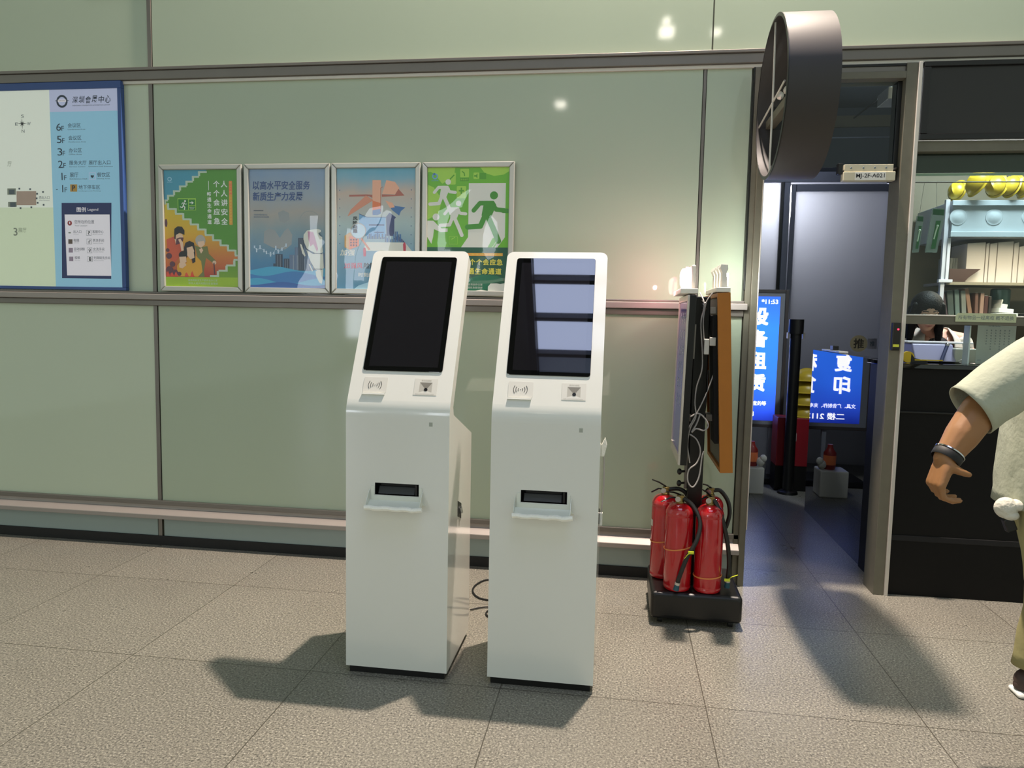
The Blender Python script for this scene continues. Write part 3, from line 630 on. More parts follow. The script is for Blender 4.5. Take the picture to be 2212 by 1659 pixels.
def sheet2(W, H):
    a = Art(1135, 125, 915, 1415, W, H)
    a.rect(1135, 125, 2050, 1540, 'p_bg2', 0)
    for i, ch in enumerate('以高水平安全服务'): a.text(ch, 1175+i*87, 266, 1254+i*87, 366, 'p_navy', 5, .035, .05)
    for i, ch in enumerate('新质生产力发展'): a.text(ch, 1175+i*87, 396, 1254+i*87, 496, 'p_navy', 5, .035, .05)
    for i, ch in enumerate('以高水平安全服务'): a.text(ch, 1180+i*87, 273, 1259+i*87, 373, 'p_ghost', 4, .035, .05)
    for i, ch in enumerate('新质生产力发展'): a.text(ch, 1180+i*87, 403, 1259+i*87, 503, 'p_ghost', 4, .035, .05)
    a.rect(1184, 612, 1302, 619, 'p_dark', 3); a.text('为推进中国式现代化', 1184, 655, 1352, 674, 'p_steel', 3); a.text('提供更加有力的安全保障', 1184, 682, 1370, 701, 'p_steel', 3)
    # pale worker outlines in the clouds
    a.poly([(1300, 1000), (1310, 860), (1370, 830), (1440, 850), (1500, 940), (1560, 850), (1600, 820), (1650, 900), (1640, 1020), (1560, 1080), (1420, 1060)], mat('p_mist', '9ca3a6', rough=.3), .5)
    a.poly([(1480, 640), (1540, 610), (1610, 640), (1620, 720), (1560, 760), (1500, 740)], 'p_mist', .7); a.arc(1860, 740, 120, PI, 1.8*PI, 6, 'p_mist', .8)
    pts = [(1190, 1050), (1215, 1090), (1258, 1060), (1305, 1090), (1335, 1120), (1385, 1140), (1425, 1125), (1450, 1060), (1480, 1110), (1525, 1070), (1575, 1030)]
    a.line(pts, 4, 'p_candle', 2)
    for i, (x, y) in enumerate(pts): a.rect(x-8, y-16-(i % 3)*8, x+8, y+16+(i % 2)*8, 'p_candle', 3)
    for x0, x1, y0, m in ((1445, 1532, 1135, 'p_dark'), (1418, 1450, 1248, 'p_dark'), (1545, 1615, 1188, 'p_dark'), (1615, 1765, 1140, 'p_steel'), (1680, 1740, 1050, 'p_steel'), (1722, 1790, 940, 'p_dark'), (1790, 1835, 1010, 'p_steel'), (1760, 1880, 1185, 'p_steel'), (1990, 2040, 1120, 'p_steel'), (1900, 1985, 1060, 'p_dark')):
        a.rect(x0, y0, x1, 1330, m, 4 if m == 'p_dark' else 3.5)
        for k in range(2): a.rect(x0+(x1-x0)*(.3+.35*k), y0+8, x0+(x1-x0)*(.34+.35*k), 1320, 'p_ghost', 4.5)
    def wave(y, amp, ph, m, l):
        top = [(1135+915*i/24, y+amp*math.sin(ph+i*.32)) for i in range(25)]; a.poly(top + [(2050, 1540), (1135, 1540)], m, l)
    wave(1310, 26, 2.2, 'p_wave1', 5); wave(1370, 30, .2, 'p_wave2', 6); wave(1460, 34, 4.0, 'p_wave1', 7); wave(1490, 20, 1.4, 'p_wave3', 8)
    # glare on the plastic cover, painted into the print as a white arm-like shape
    a.poly([(1790, 900), (1830, 850), (1900, 838), (1960, 832), (1998, 845), (1996, 872), (1965, 880), (1980, 910), (2012, 930), (2010, 1010), (2020, 1110), (1950, 1130), (1830, 1070), (1785, 970)], 'p_print', 9)
    a.poly([(1838, 860), (1905, 870), (1940, 985), (1962, 1070), (1950, 1105), (1905, 1010), (1870, 1040), (1848, 960)], mat('p_pink', 'd79ab8', rough=.3), 10)
    a.poly([(1820, 1080), (1900, 1130), (2020, 1120), (2030, 1300), (1960, 1335), (1905, 1300), (1860, 1190)], 'p_print', 9); a.poly([(1930, 1335), (2024, 1310), (2018, 1420), (2005, 1486), (1975, 1470), (1940, 1400)], 'p_print', 9)
    a.line([(1785, 960), (1810, 1060), (1900, 1120), (2012, 1128)], 7, 'p_dark', 11); a.line([(1880, 1240), (1920, 1310), (2010, 1310)], 7, 'p_dark', 11); a.line([(1990, 870), (1975, 890), (2012, 920)], 5, 'p_dark', 11)
    a.poly([(1745, 1010), (1765, 1020), (1812, 1150), (1800, 1162), (1770, 1120)], 'p_print', 9); a.poly([(1848, 1252), (1862, 1250), (1900, 1330), (1890, 1340)], 'p_print', 9)
    return a
def sheet3(W, H):
    a = Art(125, 108, 910, 1372, W, H)
    a.rect(125, 108, 1035, 1480, 'p_bg3', 0)
    for side in (160, 988):
        for k in range(7): a.disc(side, 352+k*101, 6, 'p_navy', 1, n=8)
    # paper-fold character in peach and blue
    a.poly([(270, 405), (470, 400), (540, 405), (540, 420), (270, 425)], 'p_peachdark', 1); a.poly([(648, 400), (800, 405), (840, 340), (910, 415), (650, 428)], 'p_peachdark', 1); a.poly([(655, 395), (700, 240), (800, 260), (850, 330), (800, 400)], 'p_peach', .8)
    a.poly([(465, 412), (552, 465), (250, 650), (290, 570)], 'p_peach2', 2); a.poly([(470, 405), (540, 405), (540, 440)], 'p_peachdark', 2.5)
    a.poly([(540, 405), (540, 240), (640, 240), (640, 610), (600, 632), (540, 630)], 'p_peach', 1.5); a.poly([(542, 470), (640, 500), (640, 610), (600, 632), (542, 630)], 'p_orange', 2); a.poly([(542, 580), (640, 560), (640, 615), (600, 634), (542, 632)], 'p_blue', 2.5); a.line([(636, 600), (636, 330), (660, 315)], 6, 'p_peachdark', 3)
    a.poly([(690, 470), (800, 530), (920, 548), (870, 590), (850, 640), (770, 580)], 'p_blue', 2); a.poly([(690, 470), (770, 495), (800, 545), (745, 555)], 'p_peach', 3)
    # open box
    a.poly([(385, 620), (475, 655), (475, 870), (385, 840)], 'p_blue2', 1); a.poly([(475, 655), (695, 655), (695, 880), (475, 880)], 'p_blue2', 1.2); a.line([(385, 620), (480, 658), (700, 658), (740, 610), (810, 660)], 6, 'p_navy', 3)
    a.poly([(700, 655), (740, 608), (815, 660), (795, 680), (795, 870), (705, 870)], 'p_night', 2); a.rect(500, 738, 678, 754, 'p_navy', 3); a.rect(565, 824, 675, 836, 'p_navy', 3)
    a.poly([(790, 905), (835, 860), (920, 942), (880, 940)], 'p_night', 2.4)
    rnd = random.Random(3)
    for k in range(22): x = 480+k*19; h = rnd.choice((20, 34, 50, 90, 120 if k > 11 else 60)); a.rect(x, 905-h+(35 if k > 10 else 0), x+14, 905+(36 if k > 10 else 0), 'p_steel' if k % 2 else 'p_blue', 3.2)
    a.poly([(470, 940), (920, 945), (1000, 1040), (430, 1040)], 'p_print', 1)
    for k, ch in enumerate('风险隐患'): a.text(ch, 314, 652+k*48, 368, 694+k*48, 'ink', 4, .03)
    # boxes under a magnifier
    a.poly([(215, 870), (270, 835), (385, 830), (385, 985), (270, 1030), (215, 1000)], 'p_tan', 2); a.poly([(270, 880), (385, 850), (385, 985), (270, 1030)], 'p_orange', 2.5)
    for k in range(3):
        for j in range(3): a.rect(282+j*32, 905+k*32, 300+j*32, 925+k*32, 'p_plum', 3)
    a.disc(378, 815, 84, 'p_lens', 3.3); a.arc(378, 815, 86, 0, 2*PI, 9, 'p_grey', 4.4, 28); a.line([(412, 900), (510, 1030)], 22, 'p_peach2', 4.4)
    for k, ch in enumerate('患'): a.text(ch, 314, 790, 368, 834, 'ink', 5, .03)
    for x, y in ((452, 1060), (915, 1000)): a.poly([(x-18, y-40), (x+10, y-44), (x+16, y-10), (x+14, y+44), (x-14, y+44)], 'p_crimson', 4); a.disc(x-2, y-46, 11, 'p_crimson', 4)
    a.text('加强', 160, 1028, 330, 1098, 'p_print', 2, .03, .2)
    a.text('加强风', 210, 1180, 425, 1245, 'p_crimson', 3, .02, .08); a.text('险隐患辨识', 440, 1178, 800, 1245, 'ink', 3, .02, .08); a.text('时刻绷紧安全弦', 380, 1290, 800, 1342, 'p_print', 3, .02)
    a.poly([(380, 1440), (500, 1400), (700, 1410), (900, 1390), (1035, 1420), (1035, 1480), (330, 1480)], 'p_sky', 1)
    return a
def runner(a, x, y, s, m, l, wd=62):
    """walking pictogram: head at (x,y)"""
    P = lambda u, v: (x+u*s, y+v*s)
    a.disc(*P(0, 0), 46*s, m, l)
    a.cap([P(-60, 88), P(-160, 88), P(-230, 170)], wd*.78*s, m, l)
    a.cap([P(-30, 90), P(30, 160), P(120, 170)], wd*.78*s, m, l)
    a.poly([P(-110, 62), P(0, 62), P(30, 110), P(-30, 250), P(-140, 230)], m, l+.2)
    a.cap([P(-70, 230), P(0, 380), P(60, 520)], wd*.95*s, m, l)
    a.cap([P(-100, 230), P(-150, 350), P(-300, 360)], wd*.9*s, m, l)
def sheet4(W, H):
    a = Art(1160, 108, 945, 1410, W, H)
    a.rect(1160, 108, 2105, 1518, 'p_mid', 0)
    a.poly([(1160, 108), (1480, 108), (1470, 180), (1400, 250), (1330, 290), (1240, 180), (1190, 150), (1160, 160)], 'p_pale', .5); a.disc(1930, 108, 150, 'p_pale', .5, 95) if False else a.poly([(1770, 108), (2105, 108), (2105, 150), (2040, 190), (1930, 205), (1820, 170)], 'p_pale', .5)
    a.poly([(1160, 300), (1230, 330), (1330, 470), (1290, 640), (1160, 700)], 'p_pale', .5)
    for x0, y0, x1, y1 in ((1385, 165, 1488, 300), (1538, 122, 1640, 218), (1692, 165, 1758, 238), (1500, 318, 1608, 455), (1165, 540, 1282, 640)): a.poly(rrect(x0, y0, x1, y1, 10), 'p_pale', 1); 
    a.rect(1538, 226, 1640, 262, 'p_green', 1); a.rect(1762, 170, 1838, 240, 'p_green', 1)
    a.rect(1546, 336, 1562, 406, 'p_green', 2); a.rect(1524, 362, 1584, 380, 'p_green', 2)
    a.line([(1560, 150), (1585, 170), (1590, 205)], 12, 'p_green', 2); a.line([(1420, 240), (1470, 190)], 14, 'p_green', 2); a.text('安全出口', 1545, 234, 1632, 252, 'p_pale', 2); a.poly([(1700, 195), (1720, 195), (1738, 175), (1738, 232), (1720, 212), (1700, 212)], 'p_green', 2)
    a.disc(1245, 205, 34, 'p_blue2', 1); a.disc(1245, 205, 20, 'p_mid', 1.5); a.disc(1236, 180, 14, 'p_blue', 2); a.text('应急管理', 1205, 245, 1285, 260, 'p_blue2', 2)
    # white door and floor shadow
    a.poly([(1640, 285), (2066, 285), (2066, 900), (1980, 1018), (1560, 1018), (1640, 900)], 'p_print', 1.5)
    for (x, y) in ((1400, 270), (1525, 515)): runner(a, x, y, .70, 'p_print', 3, 64)
    a.disc(1262, 670, 40, 'p_print', 3); a.poly([(1160, 712), (1230, 712), (1290, 770), (1330, 800), (1400, 800), (1400, 840), (1320, 845), (1240, 810), (1230, 900), (1210, 980), (1160, 900)], 'p_print', 3)
    runner(a, 1932, 425, 1.0, 'p_mid' if False else 'p_runner' if 'p_runner' in M else mat('p_runner', '429a25', rough=.3), 4, 66)
    a.rect(2066, 560, 2105, 620, 'p_mid', 3); a.cap([(2040, 600), (2090, 600)], 50, 'p_runner', 4)
    a.poly([(1925, 910), (1990, 910), (1920, 1018), (1868, 1018)], 'p_mid', 2); a.poly([(2000, 905), (2015, 905), (1950, 1018), (1925, 1018)], 'p_mid', 2)
    a.poly(rrect(1418, 895, 1520, 985, 8), 'p_pale', 2.2); a.poly(rrect(1421, 898, 1517, 982, 8), 'p_mid', 2.3); runner(a, 1480, 905, .13, 'p_pale', 2.5, 70)
    a.rect(1160, 1018, 2105, 1518, 'p_forest', 2)
    a.rect(1660, 1082, 2045, 1116, 'p_bar', 3); a.rect(1240, 1082, 1660, 1116, 'p_orange', 3); a.text('第二十四个全国安全生产月宣传画', 1260, 1088, 2030, 1110, 'p_gold', 4)
    for k, ch in enumerate('人人讲安全个个会应急'): a.text(ch, 1265+k*79, 1152, 1334+k*79, 1222, 'p_gold', 3, .03)
    for k, ch in enumerate('畅通生命通道'): a.text(ch, 1568+k*79, 1258, 1637+k*79, 1328, 'p_gold', 3, .03)
    a.poly([(1160, 1400), (1400, 1330), (1650, 1380), (1800, 1330), (1980, 1340), (2050, 1370), (2050, 1400), (1920, 1430), (1880, 1500), (1740, 1518), (1160, 1518)], 'p_forest2', 2.5)
    a.poly([(1730, 1518), (1800, 1505), (1870, 1518)], 'p_print', 3.2); a.poly([(1880, 1518), (1880, 1470), (1910, 1432), (1980, 1430), (2020, 1438), (2105, 1420), (2105, 1518)], 'p_print', 3)
    a.text('国务院安全生产委员会办公室', 1450, 1436, 1816, 1460, 'p_print', 4); a.text('中华人民共和国应急管理部', 1470, 1470, 1816, 1494, 'p_print', 4)
    return a
poster(-2.713, 'framed poster of people covering their mouths below green stairs', sheet1)
poster(-2.177, 'framed pale blue poster with dark blue headline, towers and waves', sheet2)
poster(-1.647, 'framed poster with peach and blue folded character above open box', sheet3)
poster(-1.115, 'framed green poster of running white figures beside white doorway', sheet4)

# ------------------------------------------------------------------ self-service kiosks
SL = math.atan2(.335, .64); SD = Vector((0, math.sin(SL), math.cos(SL))); SN = Vector((0, -math.cos(SL), math.sin(SL)))
def SP(x, s, n=0): return Vector((x, 0, 1.085)) + SD*s + SN*n
def slab(mb, pts, n0, n1, m): mb.prism([SP(x, s, n0) for x, s in pts], SN*(n1-n0), m)
KW = .209
def make_kiosk(loc, label):
    k = thing('self_service_kiosk', loc, label, 'kiosk', 'white self-service kiosks')
    mb = MB()
    prof = [(0, .03), (0, 1.05)]
    for i in range(1, 7):                        # rolled bend
        u = i/6; a0 = Vector((0, 1.05)); b0 = Vector((0, 1.085)); c0 = Vector((.035*math.sin(SL), 1.085+.035*math.cos(SL)))
        p = a0*(1-u)**2 + b0*2*u*(1-u) + c0*u*u; prof.append((p.x, p.y))
    prof += [(0, 0)]
    top = SP(0, .722)
    # base cabinet with window opening: front faces left open around the slot
    zs0, zs1, xs = .742, .790, .089
    side = prof[:-1] + [(SP(0, .036, -.0515).y, SP(0, .036, -.0515).z), (.075, 1.060), (.44, .935), (.44, .03)]
    n = len(side); L_ = [(-KW, y, z) for y, z in side]; R_ = [(KW, y, z) for y, z in side]
    fs = [tuple(range(n)), tuple(range(2*n-1, n-1, -1))]
    for i in range(1, n): j = (i+1) % n; fs.append((i, i+n, j+n, j)) 
    mb.add(L_+R_, [fs[0][::1], fs[1]] + fs[2:], 'kiosk_white', True)
    # front sheet round the slot
    def fr(x0, x1, z0, z1): mb.add([(x0, 0, z0), (x1, 0, z0), (x1, 0, z1), (x0, 0, z1)], [(0, 1, 2, 3)], 'kiosk_white')
    fr(-KW, KW, .03, zs0); fr(-KW, KW, zs1, 1.05); fr(-KW, -xs, zs0, zs1); fr(xs, KW, zs0, zs1)
    mb.build('cabinet', k)
    # leaning head with rounded top corners
    hd = MB(); r = .028
    out = [(-KW, .035), (KW, .035)] + [(KW-r+r*math.cos(g), .722-r+r*math.sin(g)) for g in [i*PI/2/6 for i in range(7)]] + [(-KW+r+r*math.cos(g), .722-r+r*math.sin(g)) for g in [PI/2+i*PI/2/6 for i in range(7)]]
    slab(hd, out, -.052, 0, 'kiosk_white'); hd.build('display_housing', k)
    mb = MB(); slab(mb, rrect(-.165, .160, .161, .690, .011), .0005, .0035, 'screen_glass'); bz = mb.build('touch_screen', k, bevel=.0008); bz['label'] = 'dark glass touch screen'
    MB().quad([SP(x, s, .0038) for x, s in ((-.143, .180), (.140, .180), (.140, .667), (-.143, .667))], 'screen_lcd').build('display_area', bz)
    # card reader pad
    mb = MB(); slab(mb, rrect(-.153, .066, -.056, .132, .005), .0005, .0015, 'kiosk_part'); slab(mb, rrect(-.153, .056, -.060, .0625, .003), .0005, .007, 'kiosk_white')
    cr_ = mb.build('card_reader', k)
    mb = MB(); c0 = (-.105, .099)
    def arcp(rx, g0, g1, wd):
        pts = [SP(c0[0]+rx*math.cos(g), c0[1]+rx*1.0*math.sin(g), .0020) for g in [g0+(g1-g0)*i/10 for i in range(11)]]
        mb.sweep(pts, wd, 'kiosk_dark', 6)
    for rr_ in (.009, .018, .027):
        arcp(rr_, -.62, .62, .0010); arcp(rr_, PI-.62, PI+.62, .0010)
    mb.ball(SP(c0[0], c0[1], .002), .0014, 'kiosk_dark', 8, 6); mb.build('wave_symbol', cr_)
    # barcode scanner
    mb = MB(); o4 = rrect(.055, .062, .148, .132, .004)
    slab(mb, [(.055, .062), (.148, .062), (.148, .074), (.055, .074)], .0005, .0012, 'kiosk_part'); slab(mb, [(.055, .116), (.148, .116), (.148, .132), (.055, .132)], .0005, .0012, 'kiosk_part'); slab(mb, [(.055, .074), (.076, .074), (.076, .116), (.055, .116)], .0005, .0012, 'kiosk_part'); slab(mb, [(.127, .074), (.148, .074), (.148, .116), (.127, .116)], .0005, .0012, 'kiosk_part')
    sc_ = mb.build('code_scanner', k)
    mb = MB(); q = [SP(x, s, .0012) for x, s in ((.076, .074), (.127, .074), (.127, .116), (.076, .116))]; c_ = (.103, .086); q2 = [SP(c_[0]+dx_, c_[1]+ds_, .0009) for dx_, ds_ in ((-.007, -.007), (.007, -.007), (.007, .007), (-.007, .007))]
    for i, mm in enumerate(('kiosk_part', 'k_shade_mid', 'k_shade_dark', 'k_shade_mid')):  # shading painted on the shallow recess: lower side light, flanks mid, upper side dark
        if mm not in M: mat(mm, {'k_shade_mid': 'b5b2a8', 'k_shade_dark': '807c73'}[mm], rough=.5)
        mb.add([q[i], q[(i+1) % 4], q2[(i+1) % 4], q2[i]], [(0, 1, 2, 3)], mm)
    mb.add(q2, [(0, 1, 2, 3)], 'k_shade_mid'); mb.build('scanner_recess', sc_)
    mb = MB(); mb.prism([SP(c_[0]+.0072*math.cos(g), c_[1]+.0072*math.sin(g), .001) for g in [i*PI/8 for i in range(16)]], SN*.001, 'black'); mb.build('lens', sc_)
    def on_slope(t, x0, x1, s0, s1, name):
        vs, f_ = glyphs(t, 0); m2 = MB(); m2.add([SP(x0+(x1-x0)*u, s0+(s1-s0)*v, .0016) for u, v in vs], f_, 'print_grey'); m2.build(name, sc_)
    on_slope('条码扫描区', .082, .122, .120, .127, 'printed_text'); on_slope('BAR CODE SCANNING AREA', .064, .138, .0645, .0685, 'printed_text')
    # printer behind the slot, tray below it
    mb = MB(); mb.box((-.11, .05, .70), (.11, .052, .81), 'slot_dark'); mb.box((-.11, .001, .80), (.11, .05, .81), 'slot_dark'); mb.box((-.11, .001, .70), (.11, .05, .735), 'slot_dark'); mb.box((-.115, .001, .70), (-.11, .05, .81), 'slot_dark'); mb.box((.11, .001, .70), (.115, .05, .81), 'slot_dark')
    mb.build('slot_recess', k)
    mb = MB(); mb.prism([(-.080, .012, .744), (-.080, .028, .772), (-.080, .046, .772), (-.080, .046, .744)], (.148, 0, 0), 'printer_grey'); mb.box((-.075, .030, .772), (.068, .046, .786), 'slot_dark'); mb.box((.072, .004, .744), (.082, .04, .786), 'black'); mb.build('ticket_printer', k, bevel=.0015)
    mb = MB(); ft = .001
    mb.prism([(-.104, -ft, .778), (-.106, -ft, .722), (-.118, -ft, .706), (.118, -ft, .706), (.104, -ft, .722), (.102, -ft, .778), (.091, -ft, .778), (.091, -ft, .740), (-.091, -ft, .740), (-.091, -ft, .778)], (0, -.0025, 0), 'tray_clear')
    mb.prism([(-.112, -.003, .722), (-.112, -.050, .700), (-.112, -.050, .696), (-.112, -.003, .708)], (.218, 0, 0), 'tray_clear')
    mb.prism([(-.112, -.003, .722), (-.112, -.050, .700), (-.112, -.050, .716), (-.112, -.003, .765)], (.0025, 0, 0), 'tray_clear'); mb.prism([(.1035, -.003, .722), (.1035, -.050, .700), (.1035, -.050, .716), (.1035, -.003, .765)], (.0025, 0, 0), 'tray_clear')
    tr = mb.build('catch_tray', k, bevel=.0006)
    mb = MB(); mb.sweep([(-.115+.23*i/12, -.050+.0015*math.sin(i*2.3), .700+.002*math.sin(i*1.7)) for i in range(13)], (.0085 if False else .010), 'tape_white', 8); mb.build('taped_lip', tr)
    mb = MB(); mb.box((-KW+.012, .012, 0), (KW-.012, .425, .03), 'black'); mb.build('plinth', k)
    # side lock
    mb = MB(); mb.prism([(KW, .17, .625), (KW, .235, .600), (KW, .235, .665), (KW, .17, .690)], (.002, 0, 0), 'black'); mb.sweep([(KW+.003, .205, .655), (KW+.006, .215, .63)], .008, 'chrome', 10); mb.build('side_lock', k)
    MB().box((.128, -.0008, 1.022), (.142, 0, 1.038), mat('sticker', 'a8aca0', rough=.5) if 'sticker' not in M else 'sticker').build('small_sticker', k)
    return k
k1 = make_kiosk((-.845, 2.776, 0), 'white kiosk with plain dark screen, left of the pair')
k2 = make_kiosk((-.264, 2.783, 0), 'white kiosk whose screen reflects bright ceiling panels, right of the pair')
cl = thing('taped_cable', (-.264+KW+.001, 2.98, .9), 'thin white cable taped to right side of right kiosk', 'cable')
mb = MB(); mb.sweep([(.006, 0, .05), (.012, .0, -.02), (.014, .0, -.12), (.008, 0, -.22), (.004, 0, -.27)], .003, 'cable_white', 8); mb.build('cable', cl)
mb = MB(); mb.prism([(.0005, -.012, .045), (.014, -.012, .075), (.022, -.012, .045), (.012, -.012, .0), (.0005, -.012, .0)], (0, .03, 0), 'tape_white'); mb.build('tape', cl)
mb = MB(); mb.box((.0005, -.01, -.285), (.012, .012, -.235), 'tape_white'); mb.build('tape', cl)

# cables on the floor between the kiosks
def floor_cable(pts, r, label, nm='power_cable'):
    mb = MB(); n = len(pts); P = []
    for i in range(n-1):
        p0, p1, p2, p3 = (Vector(pts[max(0, min(n-1, i+j))]) for j in (-1, 0, 1, 2))
        for k in range(8):
            u = k/8; P.append(.5*((2*p1)+(p2-p0)*u+(2*p0-5*p1+4*p2-p3)*u*u+(3*p1-p0-3*p2+p3)*u**3))
    P.append(Vector(pts[-1])); mb.sweep(P, r, 'cable_black', 8)
    o = mb.build(nm, origin=pts[0]); tag(o, label, 'cable'); return o
def fz(x, y, z=.006): p = atz(x, y, z); return (p.x, p.y, z)
floor_cable([fz(1100, 1262), fz(1056, 1252), fz(1030, 1262), fz(1021, 1276), fz(1032, 1290), fz(1056, 1296), fz(1110, 1300)], .0045, 'thick black cable looped on floor between the kiosks')
floor_cable([fz(1016, 1317), fz(1040, 1312), fz(1062, 1310), fz(1110, 1305)], .0035, 'straight thin black cable end on floor between the kiosks')
floor_cable([fz(1110, 1322), fz(1062, 1318), fz(1050, 1324), fz(1056, 1332), fz(1080, 1334)], .004, 'small hooked black cable peeking out behind right kiosk')
# ------------------------------------------------------------------ round projecting sign drum beside the door
mat('drum_black', '332f2d', rough=.5, noise=.05, nscale=10)
rs = thing('round_projecting_sign', (.67, 3.715, 2.495), 'black open drum of a round projecting sign above the doorway', 'sign')
mb = MB(); mb.lathe([(.365, 0), (.365, .215), (.350, .215), (.350, .0), (.365, 0)], (0, 0, 0), 'drum_black', 'X', 72, cap=False); mb.build('drum', rs)
mb = MB(); mb.lathe([(.3655, .0), (.3665, .004), (.3665, .0), (.352, -.002), (.352, .004)], (0, 0, 0), 'black', 'X', 72, cap=False); mb.build('rim', rs)
MB().sweep([(.008, .012, .352), (.010, 0, 0), (.008, -.012, -.352)], .0045, 'alu_light', 8).build('cross_rod', rs)
MB().sweep([(.012, -.24, .01), (.012, .345, -.045)], .0045, 'alu_light', 8).build('cross_rod', rs)
MB().box((.045, -.20, -.055), (.09, .352, -.015), 'alu_worn').build('lamp_rail', rs, bevel=.003)
mb = MB(); mb.lathe([(.006, 0), (.016, .006), (.02, .018), (.012, .03)], (.03, .02, .02), 'alu_light', 'X', 14); mb.build('lamp_holder', rs)
mb = MB(); mb.lathe([(.006, 0), (.016, .006), (.02, .018), (.012, .03)], (.05, -.03, .03), 'alu_light', 'X', 14); mb.build('lamp_holder', rs)
MB().box((.06, .345, -.08), (.14, .435, .06), 'black').build('wall_bracket', rs, bevel=.004)

# ------------------------------------------------------------------ rolling display stand
BX0, BX1, BY0, BY1, BZ = .192, .618, 3.49, 3.92, .165
st = thing('rolling_display_stand', ((BX0+BX1)/2, (BY0+BY1)/2, 0), 'black wheeled stand with a square base and tall central pole', 'stand')
mat('lit_white', 'f4f0e6', rough=.4, emis='fff2ea', es=6); mat('lit_pink', 'e0559a', rough=.4, emis='ff5a90', es=9)
ox, oy = (BX0+BX1)/2, (BY0+BY1)/2
mb = MB(); mb.box((BX0-ox, BY0-oy, .030), (BX1-ox, BY1-oy, BZ-.002), 'black'); mb.build('base', st, bevel=.022, segs=4)
for sx, sy in ((-1, -1), (1, -1), (-1, 1), (1, 1)):
    mb = MB(); c = (sx*.165, sy*.165, .019); mb.lathe([(.019, -.011), (.019, .011)], c, 'black_rubber', 'X', 16); mb.box((c[0]-.015, c[1]-.012, .022), (c[0]+.015, c[1]+.012, .031), 'chrome'); mb.build('caster', st)
pp = at(1505, 950, 3.72); px_, py_ = pp.x-ox, pp.y-oy; ptop = at(1500, 641, 3.72).z
mb = MB(); mb.box((px_-.038, py_-.03, BZ-.01), (px_+.034, py_+.03, ptop), 'black'); mb.build('pole', st, bevel=.004)
mb = MB(); mb.box((px_-.054, py_-.012, .62), (px_-.0385, py_+.012, ptop-.06), 'alu'); mb.build('side_rail', st, bevel=.002)
for q in (1018, 1043):
    z = at(1478, q, 3.7).z; mb = MB(); mb.sweep([(px_-.054, py_-.02, z), (px_-.075, py_-.03, z)], .006, 'black', 8); mb.ball((px_-.080, py_-.032, z), (.012, .016, .016), 'black', 12, 8); mb.build('clamp_knob', st)
for z in (1.50, 1.36, .98):
    mb = MB(); mb.box((px_-.052, py_-.05, z-.018), (px_-.038, py_+.05, z+.018), 'alu'); mb.build('bracket_arm', st); mb = MB(); mb.box((px_+.034, py_-.05, z-.012), (px_+.098, py_+.05, z+.02), 'alu_light' if z > 1.4 else 'alu'); mb.build('bracket_arm', st)

# left display, seen from its edge
grad('lcd_blue', [(0, '2a2c66'), (.5, '3b3f86'), (1, '262a5c')], 'Z', 0, .75, rough=.15, es=.25)
p0 = at(1467, 1005, 3.50); p1 = at(1489, 637, 3.50)
dl = thing('advertising_display', (p0.x, 3.50, p0.z), 'slim portrait display hung on the left side of the rolling stand', 'display')
lean = math.atan2(p1.x-p0.x, p1.z-p0.z); HH = (p1-p0).length; DD = .50; rotm = Matrix.Rotation(lean, 4, 'Y')
def bl(lo, hi, m, mb=None):
    mb = mb or MB(); x0, y0, z0 = lo; x1, y1, z1 = hi
    vs = [rotm @ Vector(p) for p in ((x0,y0,z0),(x1,y0,z0),(x1,y1,z0),(x0,y1,z0),(x0,y0,z1),(x1,y0,z1),(x1,y1,z1),(x0,y1,z1))]
    return mb.add(vs, [(0,3,2,1),(4,5,6,7),(0,1,5,4),(1,2,6,5),(2,3,7,6),(3,0,4,7)], m)
bl((.004, 0, 0), (.034, DD, HH), 'black').build('display_body', dl, bevel=.002)
mb = MB(); b = .028
for lo, hi in (((-.006, 0, 0), (.004, DD, b*1.6)), ((-.006, 0, HH-b), (.004, DD, HH)), ((-.006, 0, b*1.6), (.004, b*.7, HH-b)), ((-.006, DD-b*.7, b*1.6), (.004, DD, HH-b))): bl(lo, hi, 'alu_light', mb)
mb.build('front_bezel', dl, bevel=.0015)
scn = bl((.0, b*.7, b*1.6), (.0038, DD-b*.7, HH-b), 'lcd_blue').build('screen', dl)
for ci, (yy, zz) in enumerate([(y_, z_) for y_ in (.38, .28, .18) for z_ in (.66, .58, .50, .42, .34, .26)]):
    if ci % 6 == 0: mb = MB()
    vs, f_ = glyphs('防灾减灾安全消防知识宣传活动中心服务'[ci], .02)
    mb.add([rotm @ Vector((-.0006, yy-.055*u, zz+.055*v)) for u, v in vs], f_, 'p_ghost')
    if ci % 6 == 5: mb.build('screen_text', scn)
for z in (.5,):
    bl((.034, .02, z), (.042, .028, z+.16), 'alu').build('side_slot', dl)

# right display with an orange surround
q0 = at(1555, 1022, 3.50); q1 = at(1550, 632, 3.50); q2 = at(1583, 1022, 3.50)
dr = thing('advertising_display', (q0.x, 3.50, q0.z), 'deep orange-sided display hung on the right side of the rolling stand', 'display')
W_ = q2.x-q0.x; HR = q1.z-q0.z
mb = MB()
for lo, hi in (((0, 0, 0), (W_, .022, HR)), ((0, .478, 0), (W_, .50, HR)), ((0, .022, 0), (W_, .478, .02)), ((0, .022, HR-.02), (W_, .478, HR))): mb.box(lo, hi, 'orange_panel')
mb.build('orange_surround', dr, bevel=.0015)
MB().box((.012, .022, .02), (W_-.012, .478, HR-.02), mat('grey_back', '6d6a62', rough=.5)).build('rear_panel', dr)
MB().box((W_-.012, .022, .02), (W_-.008, .478, HR-.02), 'lcd_blue').build('screen', dr)
MB().box((-.012, .10, .12), (.011, .24, HR-.1), 'black_matte').build('driver_housing', dr, bevel=.004)
